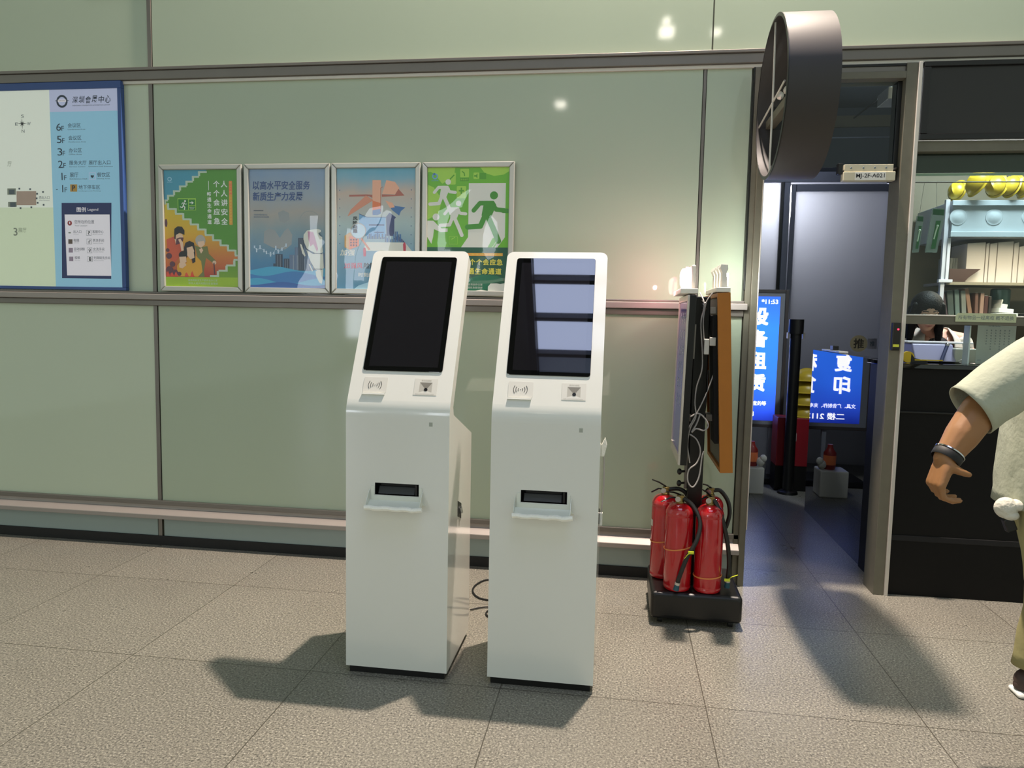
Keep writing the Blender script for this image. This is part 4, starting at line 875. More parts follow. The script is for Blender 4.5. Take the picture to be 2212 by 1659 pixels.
for i_ in range(0): mb.box((W_*.35+i_*.006, -.0006, HR-.014), (W_*.35+.003+i_*.006, 0, HR-.009), 'ink'); mb.box((W_*.35+i_*.006, -.0006, .006), (W_*.35+.003+i_*.006, 0, .010), 'ink')
dr.rotation_euler = (0, math.atan2(at(1550, 632, 3.5).x-q0.x, HR), 0)
# illuminated toppers
lt = thing('illuminated_topper', (p1.x-.018, 3.50, p1.z+.006), 'glowing white round topper with pink rim on the left display', 'lamp')
MB().box((-.022, 0, 0), (.058, .44, .024), 'white_plastic').build('topper_base', lt, bevel=.003)
mb = MB(); mb.box((.030, .06, .024), (.050, .40, .135), 'white_plastic'); mb.build('back_slab', lt, bevel=.006)
mb = MB(); mb.lathe([(.0, -.038), (.030, -.038), (.047, -.030), (.051, 0)], (.030, .22, .080), 'lit_white', 'X', 28)
mb.build('glowing_dome', lt); mb = MB(); mb.lathe([(.0515, -.012), (.056, -.012), (.056, 0), (.0515, 0)], (.029, .22, .080), 'lit_pink', 'X', 28, cap=False); mb.build('pink_rim', lt)
for y_ in (.10, .34):
    mb = MB(); mb.box((.012, y_-.03, .028), (.030, y_+.03, .10), 'lit_white'); mb.box((.008, y_-.035, .026), (.012, y_+.035, .104), 'lit_pink'); mb.build('side_letter', lt)
rt = thing('illuminated_topper', (q1.x-.006, 3.50, q0.z+HR+.0025), 'cream letter-shaped lit topper on the orange display', 'lamp')
MB().box((.0, 0, .0005), (.064, .42, .022), 'white_plastic').build('topper_base', rt, bevel=.003)
for i_ in range(4):
    y_ = .02+i_*.10; mb = MB()
    mb.prism([(.026, y_, .022), (.052, y_, .022), (.046, y_, .09), (.052, y_, .105), (.050, y_, .125), (.020, y_, .128), (.016, y_, .112), (.026, y_, .09)], (0, .055, 0), 'white_plastic')
    mb.box((.0525, y_+.004, .03), (.0545, y_+.051, .088), 'lit_face' if 'lit_face' in M else mat('lit_face', 'ffffff', rough=.5, emis='f6fbff', es=45)); mb.build('raised_letter', rt, bevel=.002)
# loose cables on the pole
def cab(pts, r, m, label, nm='hanging_cable', par=None):
    P = []; n = len(pts); pts = [Vector(p) for p in pts]
    for i in range(n-1):
        a0, a1, a2, a3 = pts[max(0, i-1)], pts[i], pts[i+1], pts[min(n-1, i+2)]
        for k in range(6):
            u = k/6; P.append(.5*((2*a1)+(a2-a0)*u+(2*a0-5*a1+4*a2-a3)*u*u+(3*a1-a0-3*a2+a3)*u**3))
    P.append(pts[-1]); o = MB().sweep(P, r, m, 8).build(nm, par, origin=P[0] if par is None else None)
    if par is None: tag(o, label, 'cable')
    return o
a_ = lambda x, y, d=3.62: at(x, y, d)
cab([a_(1512, 632, 3.66), a_(1520, 650), a_(1520, 668), a_(1514, 700), a_(1517, 760), a_(1516, 800), a_(1505, 835), a_(1501, 870), a_(1503, 900), a_(1491, 925), a_(1485, 960), a_(1490, 1000)], .0032, 'cable_white', 'longest white cable, dropping from the left topper down the pole')
cab([a_(1540, 632, 3.62), a_(1527, 650), a_(1522, 670), a_(1519, 700), a_(1522, 745)], .0028, 'cable_white', 'short thin cable joining orange topper to the plug on the pole')
cab([a_(1550, 740), a_(1546, 790), a_(1530, 840), a_(1512, 880), a_(1498, 905), a_(1487, 925)], .0030, 'cable_white', 'pale cable slanting from orange display down to the coil')
cab([a_(1492, 900), a_(1508, 893), a_(1522, 903), a_(1530, 920), a_(1520, 930), a_(1504, 926), a_(1494, 934), a_(1505, 915), a_(1512, 896)], .0038, 'cable_white', 'coiled white cable bundled in front of the pole')
cab([a_(1490, 938), a_(1505, 950), a_(1513, 975), a_(1505, 1000), a_(1488, 1015), a_(1486, 1040), a_(1497, 1052), a_(1510, 1030), a_(1516, 990), a_(1520, 975)], .0034, 'cable_white', 'looped white cable hanging low on the pole above the extinguishers')
cab([a_(1530, 800), a_(1527, 850), a_(1522, 900), a_(1520, 960)], .0030, 'hose', 'dark straight cable along the middle of the pole')
pl_ = thing('power_adapter', a_(1527, 745, 3.60), 'white plug adapter halfway up the pole between both displays', 'adapter')
mb = MB(); mb.box((-.013, -.01, -.045), (.010, .015, .028), 'white_plastic'); mb.build('adapter_body', pl_, bevel=.003)
mb = MB(); mb.box((.012, -.008, -.004), (.040, .012, .036), 'white_plastic'); mb.build('plug', pl_, bevel=.003)
wr = thing('wire_tie', a_(1521, 655, 3.655), 'twisted clear wire tie knotted at the top of the pole', 'tie')
mb = MB()
for k in range(3): mb.sweep([(-.012+.006*k, 0, .012-.014*k), (.0, -.006, .0-.012*k), (.012, 0, .010-.016*k), (.004, .004, -.012*k-.02), (-.010, 0, .0-.014*k)], .0025, 'chrome', 6)
mb.build('wire_loop', wr)

# ------------------------------------------------------------------ fire extinguishers
def extinguisher(c, label, hose, lever, tie=None, sc_=1.0, label_side=None):
    e = thing('fire_extinguisher', c, label, 'fire extinguisher', 'red fire extinguishers tied on the stand base')
    c = Vector(c); r = .0655*sc_; h = .415
    prof = [(r*.93, 0), (r*.97, .004), (r, .012), (r, .016), (r*.985, .018), (r*.985, .026), (r, .028), (r, h-.062), (r*.985, h-.058), (r*.985, h-.054), (r, h-.052)]
    for i in range(1, 8): g = i/8*PI/2; prof.append((.022+(r-.022)*math.cos(g), h-.05+.05*math.sin(g)))
    prof += [(.020, h+.002)]
    MB().lathe(prof, (0, 0, 0), 'red_enamel', seg=40).build('cylinder', e)
    mb = MB(); mb.lathe([(.019, h), (.021, h+.008), (.016, h+.012), (.014, h+.03)], (0, 0, 0), 'brass', seg=20); mb.box((-.015, -.013, h+.02), (.018, .013, h+.040), 'brass'); mb.build('valve', e, bevel=.002)
    l1, l2 = [Vector(p)-c for p in lever]
    base = Vector((0, 0, h+.042)); mb = MB(); mb.sweep([base, base*.5+l1*.5+Vector((0, 0, .004)), l1], [(.004, .011), (.004, .010), (.003, .006)], 'black', 8, hint=(0, 0, 1)); mb.build('lever', e)
    b2 = Vector((0, 0, h+.026)); mb = MB(); mb.sweep([b2, b2*.5+l2*.5+Vector((0, 0, .012)), l2], [(.004, .009), (.0035, .008), (.003, .006)], 'black', 8, hint=(0, 0, 1)); mb.build('carry_handle', e)
    mb = MB(); mb.lathe([(.010, -.018), (.013, -.018), (.013, -.012), (.010, -.012)], (-.012, -.005, h+.024), 'chrome', 'Y', 16); mb.build('gauge', e)
    P = [Vector((.012, -.004, h+.028))] + [Vector(p)-c for p in hose]
    Q = []; n = len(P)
    for i in range(n-1):
        a0, a1, a2, a3 = P[max(0, i-1)], P[i], P[i+1], P[min(n-1, i+2)]
        for k in range(6): u = k/6; Q.append(.5*((2*a1)+(a2-a0)*u+(2*a0-5*a1+4*a2-a3)*u*u+(3*a1-a0-3*a2+a3)*u**3))
    Q.append(P[-1]); MB().sweep(Q, .0105, 'hose', 10).build('hose', e)
    d = (Q[-1]-Q[-3]).normalized()
    if hose[-1][2] < .33: mb = MB(); mb.sweep([Q[-1], Q[-1]+d*.012], .0125, 'alu_light', 12); mb.sweep([Q[-1]+d*.010, Q[-1]+d*.040], [.011, .014], 'nozzle', 12); mb.build('nozzle', e)
    if tie:
        z = tie[0]; mb = MB(); pts = [((r+.0015)*math.cos(g), (r+.0015)*math.sin(g), z+tie[1]*math.cos(g)) for g in [2*PI*i/40 for i in range(41)]]
        mb.sweep(pts, [(.0035, .0014)]*41, tie[2], 6, hint=(0, 0, 1)); tt = mb.build('tie', e)
        k_ = Vector(tie[3])-c; mb = MB(); mb.box(k_-Vector((.012, .006, .005)), k_+Vector((.014, .004, .006)), 'tie_yellow'); mb.sweep([k_, k_+Vector(tie[4])*.5+Vector((0, 0, .004)), k_+Vector(tie[4])], [(.0015, .004)]*3, 'tie_yellow', 6); mb.build('tie_tail', tt)
    if label_side:
        g0 = label_side; mb = MB(); vs = []
        for i in range(7):
            g = g0+i*.12; vs += [((r+.0006)*math.cos(g), (r+.0006)*math.sin(g), h*.62), ((r+.0006)*math.cos(g), (r+.0006)*math.sin(g), h*.70)]
        mb.add(vs, [(2*i, 2*i+2, 2*i+3, 2*i+1) for i in range(6)], 'paper', True); mb.build('paper_label', e)
    return e
def bz(x, y): p = atz(x, y, BZ); return (p.x, p.y+.066, BZ)
cFL, cFR = bz(1464, 1281), bz(1532, 1290)
cFL = (cFL[0], max(cFL[1], BY0+.075), BZ); cFR = (cFR[0], max(cFR[1], BY0+.075), BZ)
cBL = (cFL[0]-.058, cFL[1]+.165, BZ); cBR = (cFR[0]+.022, cFR[1]+.190, BZ)
h_ = lambda x, y, c, d=0: tuple(at(x, y, c[1]+d))
extinguisher(cFL, 'extinguisher at front left of the stand, yellow tie round its middle', [h_(1496, 1092, cFL, -.01), h_(1512, 1125, cFL, -.045), h_(1506, 1165, cFL, -.075), h_(1484, 1205, cFL, -.085), h_(1468, 1245, cFL, -.085), h_(1464, 1258, cFL, -.083)], (h_(1441, 1062, cFL, -.03), h_(1428, 1084, cFL, -.03)), (.205, .012, 'tie_orange', h_(1492, 1194, cFL, -.095), (-.028, 0, -.03)))
extinguisher(cFR, 'extinguisher at front right of the stand, tie near its foot', [h_(1548, 1090, cFR, -.01), h_(1560, 1120, cFR, -.03), h_(1571, 1170, cFR, -.02), h_(1575, 1215, cFR, -.01), h_(1572, 1252, cFR, 0)], (h_(1518, 1058, cFR, -.02), h_(1516, 1078, cFR, -.02)), (.075, .005, 'tie_orange', h_(1570, 1253, cFR, -.02), (.050, 0, .028)))
extinguisher(cBL, 'extinguisher at rear left of the stand, black levers pointing left', [h_(1466, 1056, cBL, 0), h_(1482, 1066, cBL, 0), h_(1490, 1090, cBL, .0), h_(1490, 1120, cBL, .03)], (h_(1409, 1036, cBL, -.02), h_(1407, 1063, cBL, -.02)), (.19, .012, 'tie_orange', h_(1452, 1170, cBL, -.045), (-.002, 0, -.002)), label_side=PI*.92)
extinguisher(cBR, 'extinguisher at rear right of the stand, hose arching over its shoulder', [h_(1556, 1060, cBR, 0), h_(1572, 1082, cBR, 0), h_(1576, 1110, cBR, 0), h_(1568, 1140, cBR, 0)], (h_(1519, 1046, cBR, -.02), h_(1522, 1062, cBR, -.02)))

# ------------------------------------------------------------------ inside the shop, through the door
SYY = 7.0
sr = at(1697, 770, SYY).x; sl_ = sr-.80; szt = at(1690, 626, SYY).z; szb = at(1690, 924, SYY).z
grad('sign_screen', [(0, '1a2f9c'), (.12, '2b52d8'), (.3, '2f6cf2'), (.7, '2f74f5'), (.93, '2c5cf0'), (1, '2a3fd8')], 'Z', 0, 1.2, rough=.3, noise=.05, nscale=4, es=1.5)
mat('sign_white', 'ffffff', rough=.4, emis='ffffff', es=2.2); mat('sign_pale', 'a9b8ff', rough=.4, emis='a9b8ff', es=1.2)
mat('signage_grey', '8d8f96', rough=.35); mat('signage_brown', '4c4543', rough=.4)
sg = thing('digital_signage_stand', ((sr+sl_)/2, SYY, 0), 'standing digital sign with blue screen and white characters inside the doorway', 'sign')
hw = (sr-sl_)/2
mb = MB()
for lo, hi in (((-hw, -.02, szb), (-hw+.03, .06, szt)), ((hw-.03, -.02, szb), (hw, .06, szt)), ((-hw+.03, -.02, szb), (hw-.03, .06, szb+.03)), ((-hw+.03, -.02, szt-.03), (hw-.03, .06, szt))): mb.box(lo, hi, 'signage_brown')
mb.build('outer_frame', sg, bevel=.003)
MB().box((-hw+.03, -.012, szb+.03), (hw-.03, .05, szt-.03), 'signage_grey').build('bezel', sg)
su0, su1 = at(1680, 770, SYY-.02).x-(sr+sl_)/2-.64, at(1680, 770, SYY-.02).x-(sr+sl_)/2; sv1, sv0 = at(1676, 641, SYY).z, at(1676, 909, SYY).z
a = Art(0, 0, 640, 1000, su1-su0, sv1-sv0, step=.0006); a.rect(0, 0, 640, 1000, 'sign_screen', 0)
a.text('*11:53', 478, 22, 620, 58, 'sign_white', 3, .02)
for i_, ch in enumerate('设备租赁'): a.text(ch, 395, 92+i_*178, 540, 225+i_*178, 'sign_white', 3, .05)
for i_, ch in enumerate('复印'): a.text(ch, 95, 92+(i_+2)*178, 235, 225+(i_+2)*178, 'sign_white', 3, .045)
a.text('文具、广告制作、充电宝的等', 40, 842, 560, 878, 'sign_white', 3, .02); a.text('二楼 2113', 130, 918, 455, 972, 'sign_white', 3, .03)
o = a.mb.build('screen', sg, auto=False); o.location = (su0, -.0125, sv0); o['label'] = 'glowing blue screen with white characters'
for x in (hw-.10, hw-.42): MB().box((x-.018, 0, .06), (x+.018, .04, szb), 'signage_grey').build('leg', sg)
MB().box((-hw+.05, -.18, 0), (hw-.05, .22, .06), 'black').build('foot_plate', sg, bevel=.01)
pz = at(1721, 690, 6.5)
ps = thing('barrier_post', (pz.x, 6.5, 0), 'black barrier post standing between blue sign and counter', 'post')
mb = MB(); mb.lathe([(.046, .02), (.046, pz.z-.05)], (0, 0, 0), 'black', seg=20); mb.build('post_tube', ps)
mb = MB(); mb.lathe([(.060, pz.z-.12), (.060, pz.z), (.0, pz.z)], (0, 0, 0), 'black', seg=20); mb.build('post_head', ps)
mb = MB(); mb.lathe([(.085, 0), (.08, .02), (.05, .035)], (0, 0, 0), 'black', seg=28); mb.build('post_foot', ps)
for s_ in (-1, 1): MB().box((s_*.062-.008, -.02, pz.z-.16), (s_*.062+.008, .02, pz.z-.11), 'alu').build('belt_clip', ps)
r0 = at(1693, 902, 6.6); r1 = at(1735, 1008, 6.6)
rc = thing('red_cabinet', ((r0.x+r1.x)/2, 6.70, 0), 'dark red box cabinet on the shop floor behind the barrier post', 'cabinet')
hwx = (r1.x-r0.x)/2+.05; MB().box((-hwx, -.11, r1.z), (hwx, .11, r0.z), mat('cab_red', '8c1420', rough=.4)).build('cabinet_body', rc, bevel=.006); MB().box((-hwx, -.10, 0), (hwx, .10, r1.z), 'black').build('cabinet_foot', rc)
MB().box((-.02, -.116, r0.z-.2), (.02, -.11, r0.z-.13), 'alu_light').build('latch', rc)
w0 = at(1619, 1005, 6.5); w1_ = at(1646, 1030, 6.5)
wb = MB().box((w0.x-.12, 6.40, .0), (w1_.x, 6.62, w0.z), 'white_plastic').build('storage_box', bevel=.012, origin=(w0.x, 6.5, 0)); tag(wb, 'low white box on the shop floor under the blue sign', 'box')
tb = MB(); tp = at(1628, 1004, 6.5); tb.lathe([(.045, 0), (.05, .02), (.05, .14), (.03, .17), (.022, .19), (.022, .21)], (0, 0, 0), mat('bottle_red', '8e2a25', rough=.35), seg=20); tb.lathe([(.051, .04), (.051, .12)], (0, 0, 0), 'p_orange', seg=20, cap=False)
o = tb.build('bottle'); o.location = (tp.x-.02, 6.5, w0.z); tag(o, 'red and orange bottle standing on the low white box', 'bottle')
tb = MB(); tb.ball((.01, 0, .04), (.035, .04, .04), 'towel', 14, 10); tb.ball((.03, -.01, .07), (.03, .03, .035), 'towel', 12, 8)
o = tb.build('plastic_bag'); o.location = (w1_.x-.035, 6.47, w0.z); tag(o, 'crumpled white plastic bag on the low white box', 'bag')
# helmets
mat('helmet_yellow', 'c2a52c', rough=.35); mat('helmet_band', '5b4a22', rough=.6)
def helmet_parts(root, s=1.0, rot=None):
    rot = rot or Matrix.Identity(3)
    mb = MB(); vs = []; fs = []; seg = 24; R_ = 8
    for i in range(R_+1):
        g = PI/2*i/R_
        for k in range(seg):
            a_k = 2*PI*k/seg; vs.append(rot @ Vector((.125*s*math.cos(g)*math.cos(a_k), .105*s*math.cos(g)*math.sin(a_k), .10*s*math.sin(g)+.012*s*max(0, 1-abs(math.cos(g)*math.sin(a_k))*6)*math.sin(g))))
    for i in range(R_):
        for k in range(seg): fs.append((i*seg+k, i*seg+(k+1) % seg, (i+1)*seg+(k+1) % seg, (i+1)*seg+k))
    mb.add(vs, fs, 'helmet_yellow', True); mb.build('shell', root)
    mb = MB(); vs = []
    for k in range(seg):
        a_k = 2*PI*k/seg; c_, s_ = math.cos(a_k), math.sin(a_k); ext = .045 if c_ > .3 else .015
        vs += [rot @ Vector((.123*s*c_, .103*s*s_, .003)), rot @ Vector(((.125+ext)*s*c_, (.105+ext*.7)*s*s_, -.008*s)), rot @ Vector(((.125+ext)*s*c_, (.105+ext*.7)*s*s_, -.011*s)), rot @ Vector((.120*s*c_, .100*s*s_, -.004))]
    fs = []
    for k in range(seg):
        j = (k+1) % seg
        for q in range(4): fs.append((4*k+q, 4*j+q, 4*j+(q+1) % 4, 4*k+(q+1) % 4))
    mb.add(vs, fs, 'helmet_yellow', True); mb.build('brim', root)
    mb = MB(); mb.sweep([rot @ Vector((.112*s*math.cos(g), .094*s*math.sin(g), .004)) for g in [2*PI*i/24 for i in range(25)]], [(.010, .003)]*25, 'helmet_band', 6, hint=(0, 0, 1)); mb.build('head_band', root)
hs = at(1738, 890, 6.55)
for i_, (yy, lab) in enumerate(((888, 'lowest yellow helmet of the pile beside the black barrier post'), (868, 'second lowest yellow helmet of the pile beside the barrier post'), (848, 'second highest yellow helmet of the pile beside the barrier post'), (826, 'topmost yellow helmet of the pile beside the barrier post'))):
    h = thing('safety_helmet', (hs.x+.04, 6.70, r0.z+.012+i_*.105), lab, 'helmet', 'yellow helmets piled on the red cabinet'); helmet_parts(h, .9)
# stickers on the frosted door
a = Art(0, 0, 200, 200, .17, .17); a.disc(100, 100, 100, mat('sticker_cream', 'b3ac8c', rough=.5), 0, n=36); a.text('推', 42, 42, 158, 158, 'kiosk_dark', 2, .03)
p = at(1855, 742, PY-.021); s_ = a.mb.build('push_sticker', auto=False); s_.location = (p.x-.085, PY-.0215, p.z-.085); tag(s_, 'round cream sticker with a push character on frosted door', 'sticker')
a = Art(0, 0, 100, 120, .09, .105); a.rect(0, 0, 100, 120, mat('sticker_grey', '9da0ac', rough=.5), 0); a.text('推', 25, 30, 75, 90, 'ink_soft', 2, .03)
p = at(1884, 743, PY-.021); s_ = a.mb.build('door_sticker', auto=False); s_.location = (p.x-.045, PY-.0215, p.z-.05); tag(s_, 'small square grey sticker right of the round push sticker', 'sticker')
it = thing('desk_clip_tray', (1.525, 5.55, 1.251), 'slim white tray with black clip on the counter side ledge', 'tray')
MB().box((-.03, -.22, 0), (.03, .22, .012), 'alu_light').build('tray', it, bevel=.002); MB().box((-.02, -.03, .013), (.02, .04, .045), 'black').build('clip', it, bevel=.003)
# small light fitting in the inner ceiling
cf = thing('square_ceiling_light', at(1948, 214, 6.2), 'small square lit ceiling fitting seen above the doorway', 'lamp')
MB().box((-.14, -.12, -.03), (.2, .12, .06), 'alu_light').build('fitting', cf, bevel=.004); MB().box((-.07, -.125, -.022), (.18, -.121, .04), mat('lit_cool', 'e6eeff', rough=.4, emis='dfe9ff', es=1.6)).build('diffuser', cf)
# card reader on the post
c0, c1 = at(1926, 757, WY-.07), at(1948, 697, WY-.07)
cd = thing('access_card_reader', ((c0.x+c1.x)/2, WY-.04, c0.z), 'narrow black card reader with red light on the door post', 'card reader')
cw, chh = (c1.x-c0.x)/2, c1.z-c0.z
MB().box((-cw, -.026, 0), (cw, -.0005, chh), 'black').build('reader_body', cd, bevel=.004)
mb = MB(); mb.lathe([(.0045, -.0275), (.0045, -.026)], (cw*.35, 0, chh*.76), mat('led_red', 'ff2030', rough=.4, emis='ff2038', es=6), 'Y', 12); mb.build('status_light', cd)
MB().box((-cw*.7, -.0268, chh*.13), (cw*.75, -.0261, chh*.22), mat('label_yellow', 'c9cc3c', rough=.5)).build('yellow_label', cd)
# notice strip on the window rail
l0, l1 = at(2063, 695, WY-.03), at(2196, 678, WY-.03)
a = Art(0, 0, 520, 70, l1.x-l0.x, l0.z*0+(at(2130, 677, WY-.03).z-at(2130, 696, WY-.03).z)); a.poly([(20, 0), (510, 0), (520, 12), (520, 70), (0, 70), (0, 22)], mat('strip_green', 'b3bb95', rough=.4), 0)
a.text('所有物品一经离柜 概不退换', 24, 18, 498, 52, 'ink_soft', 2)
ns = a.mb.build('notice_strip', auto=False); ns.location = (l0.x, WY-.0315, at(2130, 696, WY-.03).z); tag(ns, 'pale green notice strip stuck along the window rail', 'notice')
# device on the counter behind the opening
CZ = 1.25
d0 = at(1962, 784, 4.38); d1_ = at(2106, 784, 4.38)
pr = thing('desktop_printer', (d0.x, 4.38, CZ), 'pale lilac printer with slanted cover on the counter, before the clerk', 'printer')
wv = d1_.x-d0.x; mat('lilac_plastic', '9494ae', rough=.4)
zt_ = at(2000, 738, 4.5).z-CZ
mb = MB(); mb.prism([(.02, -.04, .005), (.02, .02, zt_*.9), (.02, .20, zt_), (.02, .20, .005)], (wv*.62, 0, 0), 'lilac_plastic'); mb.build('slanted_cover', pr, bevel=.006)
mb = MB(); mb.box((wv*.655, -.03, .002), (wv, .20, zt_*.72), mat('printer_pale', 'b9bfae', rough=.4)); mb.build('paper_bay', pr, bevel=.006)
MB().box((.0, .03, zt_*.93), (wv, .24, zt_*1.02), mat('printer_lid', 'c5c8c6', rough=.35)).build('lid', pr, bevel=.005)
mb = MB(); mb.sweep([(wv*.55, -.015, zt_*.86), (wv*.42, -.062, .006)], .010, mat('bar_blue', '3e4668', rough=.4), 8); mb.ball((wv*.55, -.015, zt_*.88), .012, 'chrome', 10, 8); mb.build('support_bar', pr)
mb = MB(); MB_ = [(.10+.02*math.cos(g), -.085+.0*g, .012+.010*math.sin(g)) for g in [2*PI*i/14 for i in range(15)]]; mb.sweep([(x+wv*.42, y, z) for x, y, z in MB_], .002, 'cable_white', 6); mb.build('cable_loop', pr)
td = thing('tape_dispenser', tuple(at(1960, 780, 4.24)[:2])+(CZ,), 'yellow and black tape dispenser on the left counter corner', 'tape dispenser')
mb = MB(); mb.lathe([(.026, -.012), (.030, -.012), (.030, .012), (.026, .012)], (0, 0, .031), 'tie_yellow' if False else mat('tape_yellow', 'd9b71d', rough=.4), 'Y', 20); mb.build('tape_roll', td)
mb = MB(); mb.prism([(.012, -.014, .002), (.10, -.014, .002), (.09, -.014, .014), (.03, -.014, .026), (.014, -.014, .05)], (0, .028, 0), 'black'); mb.build('handle', td); mb = MB(); mb.box((.03, -.02, .014), (.17, -.016, .020), 'tape_yellow'); mb.build('tape_strip', td)
n0, n1 = at(2106, 784, 4.27), at(2196, 698, 4.27)
nt_ = thing('notice_sheet', (n0.x, 4.27, CZ), 'grey-green printed notice sheet standing behind the counter glass', 'notice')
NW, NH = n1.x-n0.x, n1.z-CZ
a = Art(0, 0, 360, 380, NW, NH-.005); a.poly([(20, 0), (360, 0), (360, 380), (0, 380), (0, 20)], mat('notice_paper', 'a9b3a5', rough=.5), 0); a.text('办理指南', 100, 14, 210, 34, 'ink_soft', 2)
for i_ in range(6): a.column('服务电话业务办理须知'[:8 if i_ % 2 else 6], 88+i_*42, 62, 13, 'ink_soft', 2, 0, 1.9)
a.text('A021', 14, 340, 50, 352, 'ink_soft', 2); a.build('printed_sheet', nt_, (0, -.002, .003)); MB().box((0, 0, .0), (NW, .003, NH), 'clear_film').build('acrylic_backing', nt_)
gp = MB().box((at(2093, 700, 4.22).x, 4.205, CZ+.001), (at(2096, 700, 4.22).x, 4.27, CZ+.205), mat('glass_edge', 'cfe0d6', rough=.2)).build('glass_divider', origin=(at(2093, 700, 4.22).x, 4.22, CZ)); tag(gp, 'thin upright glass divider edge beside the notice sheet', 'divider')

# ---- shelving on the right wall
SY = 5.35
def sx(x, y=SY): return at(x, 560, y).x
zc0, zc1 = at(2100, 512, SY-.15).z, at(2100, 432, SY-.15).z
cab_ = thing('wall_cabinet', (sx(2032), SY-.15, zc0), 'pale blue-white metal wall unit with round embossed discs', 'cabinet')
mat('cab_pale', 'b2bdc4', rough=.3, spec=.5)
cwid = 1.05; ch_ = zc1-zc0
MB().box((0, .02, 0), (cwid, .60, ch_), 'cab_pale').build('unit_body', cab_, bevel=.004)
mb = MB(); mb.box((-.01, 0, ch_-.035), (cwid, .02, ch_), 'cab_pale'); mb.box((-.01, 0, 0), (cwid, .02, .035), 'cab_pale'); mb.build('front_rim', cab_, bevel=.003)
for x in (.035, .25, .465, .68, .90):
    mb = MB(); mb.lathe([(.052, .0195), (.050, .0165), (.038, .0160), (.032, .0130), (.0, .0120)], (x, 0, ch_*.55), 'cab_pale', 'Y', 28); mb.build('round_disc', cab_)
# helmets in clear bags on top
for i_, (x, y, yy, rz, s_, lab) in enumerate(((2066, 425, 5.36, .4, .8, 'small yellow helmet at the left end above the wall unit'), (2112, 420, 5.20, -.3, .1+.95, 'largest yellow helmet, tilted forward above the wall unit'), (2150, 420, 5.24, .5, .9, 'yellow helmet in a clear bag, right of the largest one'), (2182, 424, 5.22, .2, .85, 'yellow helmet second from the frame edge above wall unit'), (2216, 418, 5.25, -.3, .9, 'yellow helmet at the right frame edge above wall unit'))):
    p = at(x, 431, yy); h = thing('safety_helmet', (p.x, yy, zc1+.055), lab, 'helmet', 'yellow helmets on top of the wall unit')
    rot = Matrix.Rotation(rz*.5+.35, 3, 'Z') @ Matrix.Rotation(-1.12-rz*.15, 3, 'Y') @ Matrix.Rotation(rz, 3, 'Z')
    helmet_parts(h, s_*.66, rot); h.location.z = zc1+.098*s_+.002
# shelf boards and uprights
zb_ = at(2150, 610, SY-.1).z; zb2 = at(2150, 676, SY-.1).z-.03
sh = thing('wall_shelf', (sx(2022), SY-.1, 0), 'white-posted wall shelf rack with two boards behind the window', 'shelf')
mat('shelf_board', '857a66', rough=.5); mat('shelf_white', 'c3c3cc', rough=.35)
MB().box((.03, 0, zb_-.018), (1.6, .36, zb_), 'shelf_board').build('shelf_board', sh); MB().box((.0, 0, zb2-.018), (1.6, .36, zb2), 'shelf_board').build('shelf_board', sh)
MB().box((-.01, -.02, zb2-.25), (.016, .006, at(2035, 432, SY-.1).z), 'shelf_white').build('upright', sh, bevel=.002)
xk = at(2047, 560, SY-.12).x-sx(2022); MB().box((xk-.010, -.028, zb_+.002), (xk+.010, -.010, zc0-.004), 'shelf_white').build('upright', sh, bevel=.002); MB().box((xk-.05, -.032, zb_-.006), (xk+.035, -.004, zb_+.014), 'shelf_white').build('foot_block', sh, bevel=.002)
# folders / paper stacks on the upper board
mat('folder_cream', 'cabdb2', rough=.7)
fx = [(2088, 2128, 523), (2129, 2136, 524), (2137, 2153, 524), (2154, 2188, 521), (2189, 2200, 523), (2201, 2216, 530)]
names = ['widest cream folder at the left of the folder row', 'thin cream folder right of the widest one', 'narrow cream folder in the middle of the row', 'broad cream folder right of the middle', 'thin cream folder before the last one', 'cream folder at the right frame edge']
for (a0, a1, yt), lab in zip(fx, names):
    x0, x1 = sx(a0, SY-.05), sx(a1, SY-.05); hgt = at(a0, yt, SY-.05).z-zb_
    o = thing('file_folder', ((x0+x1)/2, SY-.05, zb_), lab, 'folder', 'cream folders on the upper shelf')
    MB().prism([(-(x1-x0)/2, 0, 0.001), ((x1-x0)/2-.002, 0, .001), ((x1-x0)/2-.002, 0, hgt), (-(x1-x0)/2, 0, hgt-.008)], (0, .24, 0), 'folder_cream').build('folder_cover', o, bevel=.002)
wbx = MB().prism([(0, 0, .001), (0, 0, .085), (.19, 0, .085), (.12, 0, .03), (.095, 0, .001)], (0, .044, 0), mat('dark_wood', '3c231a', rough=.5)).build('wooden_box'); wbx.location = (sx(2050, SY-.08), SY-.098, zb_); tag(wbx, 'dark brown slanted wooden holder on the upper shelf', 'holder')
for i_, x in enumerate((2050, 2056, 2062, 2068)):
    o = MB().box((-.010, 0, .001), (.010, .14, .17), mat('paper_grey%d' % i_, ['8f8f8a', 'a5a39a', '99988f', 'aaa79e'][i_], rough=.7)).build('paper_bundle'); o.location = (sx(x, SY+.08), SY+.08, zb_); tag(o, ['greyest paper bundle, left of four upper shelf bundles', 'pale paper bundle, second of four upper shelf bundles', 'grey paper bundle, third of four upper shelf bundles', 'lightest paper bundle, last before the widest folder'][i_], 'paper bundle', 'upright paper bundles')
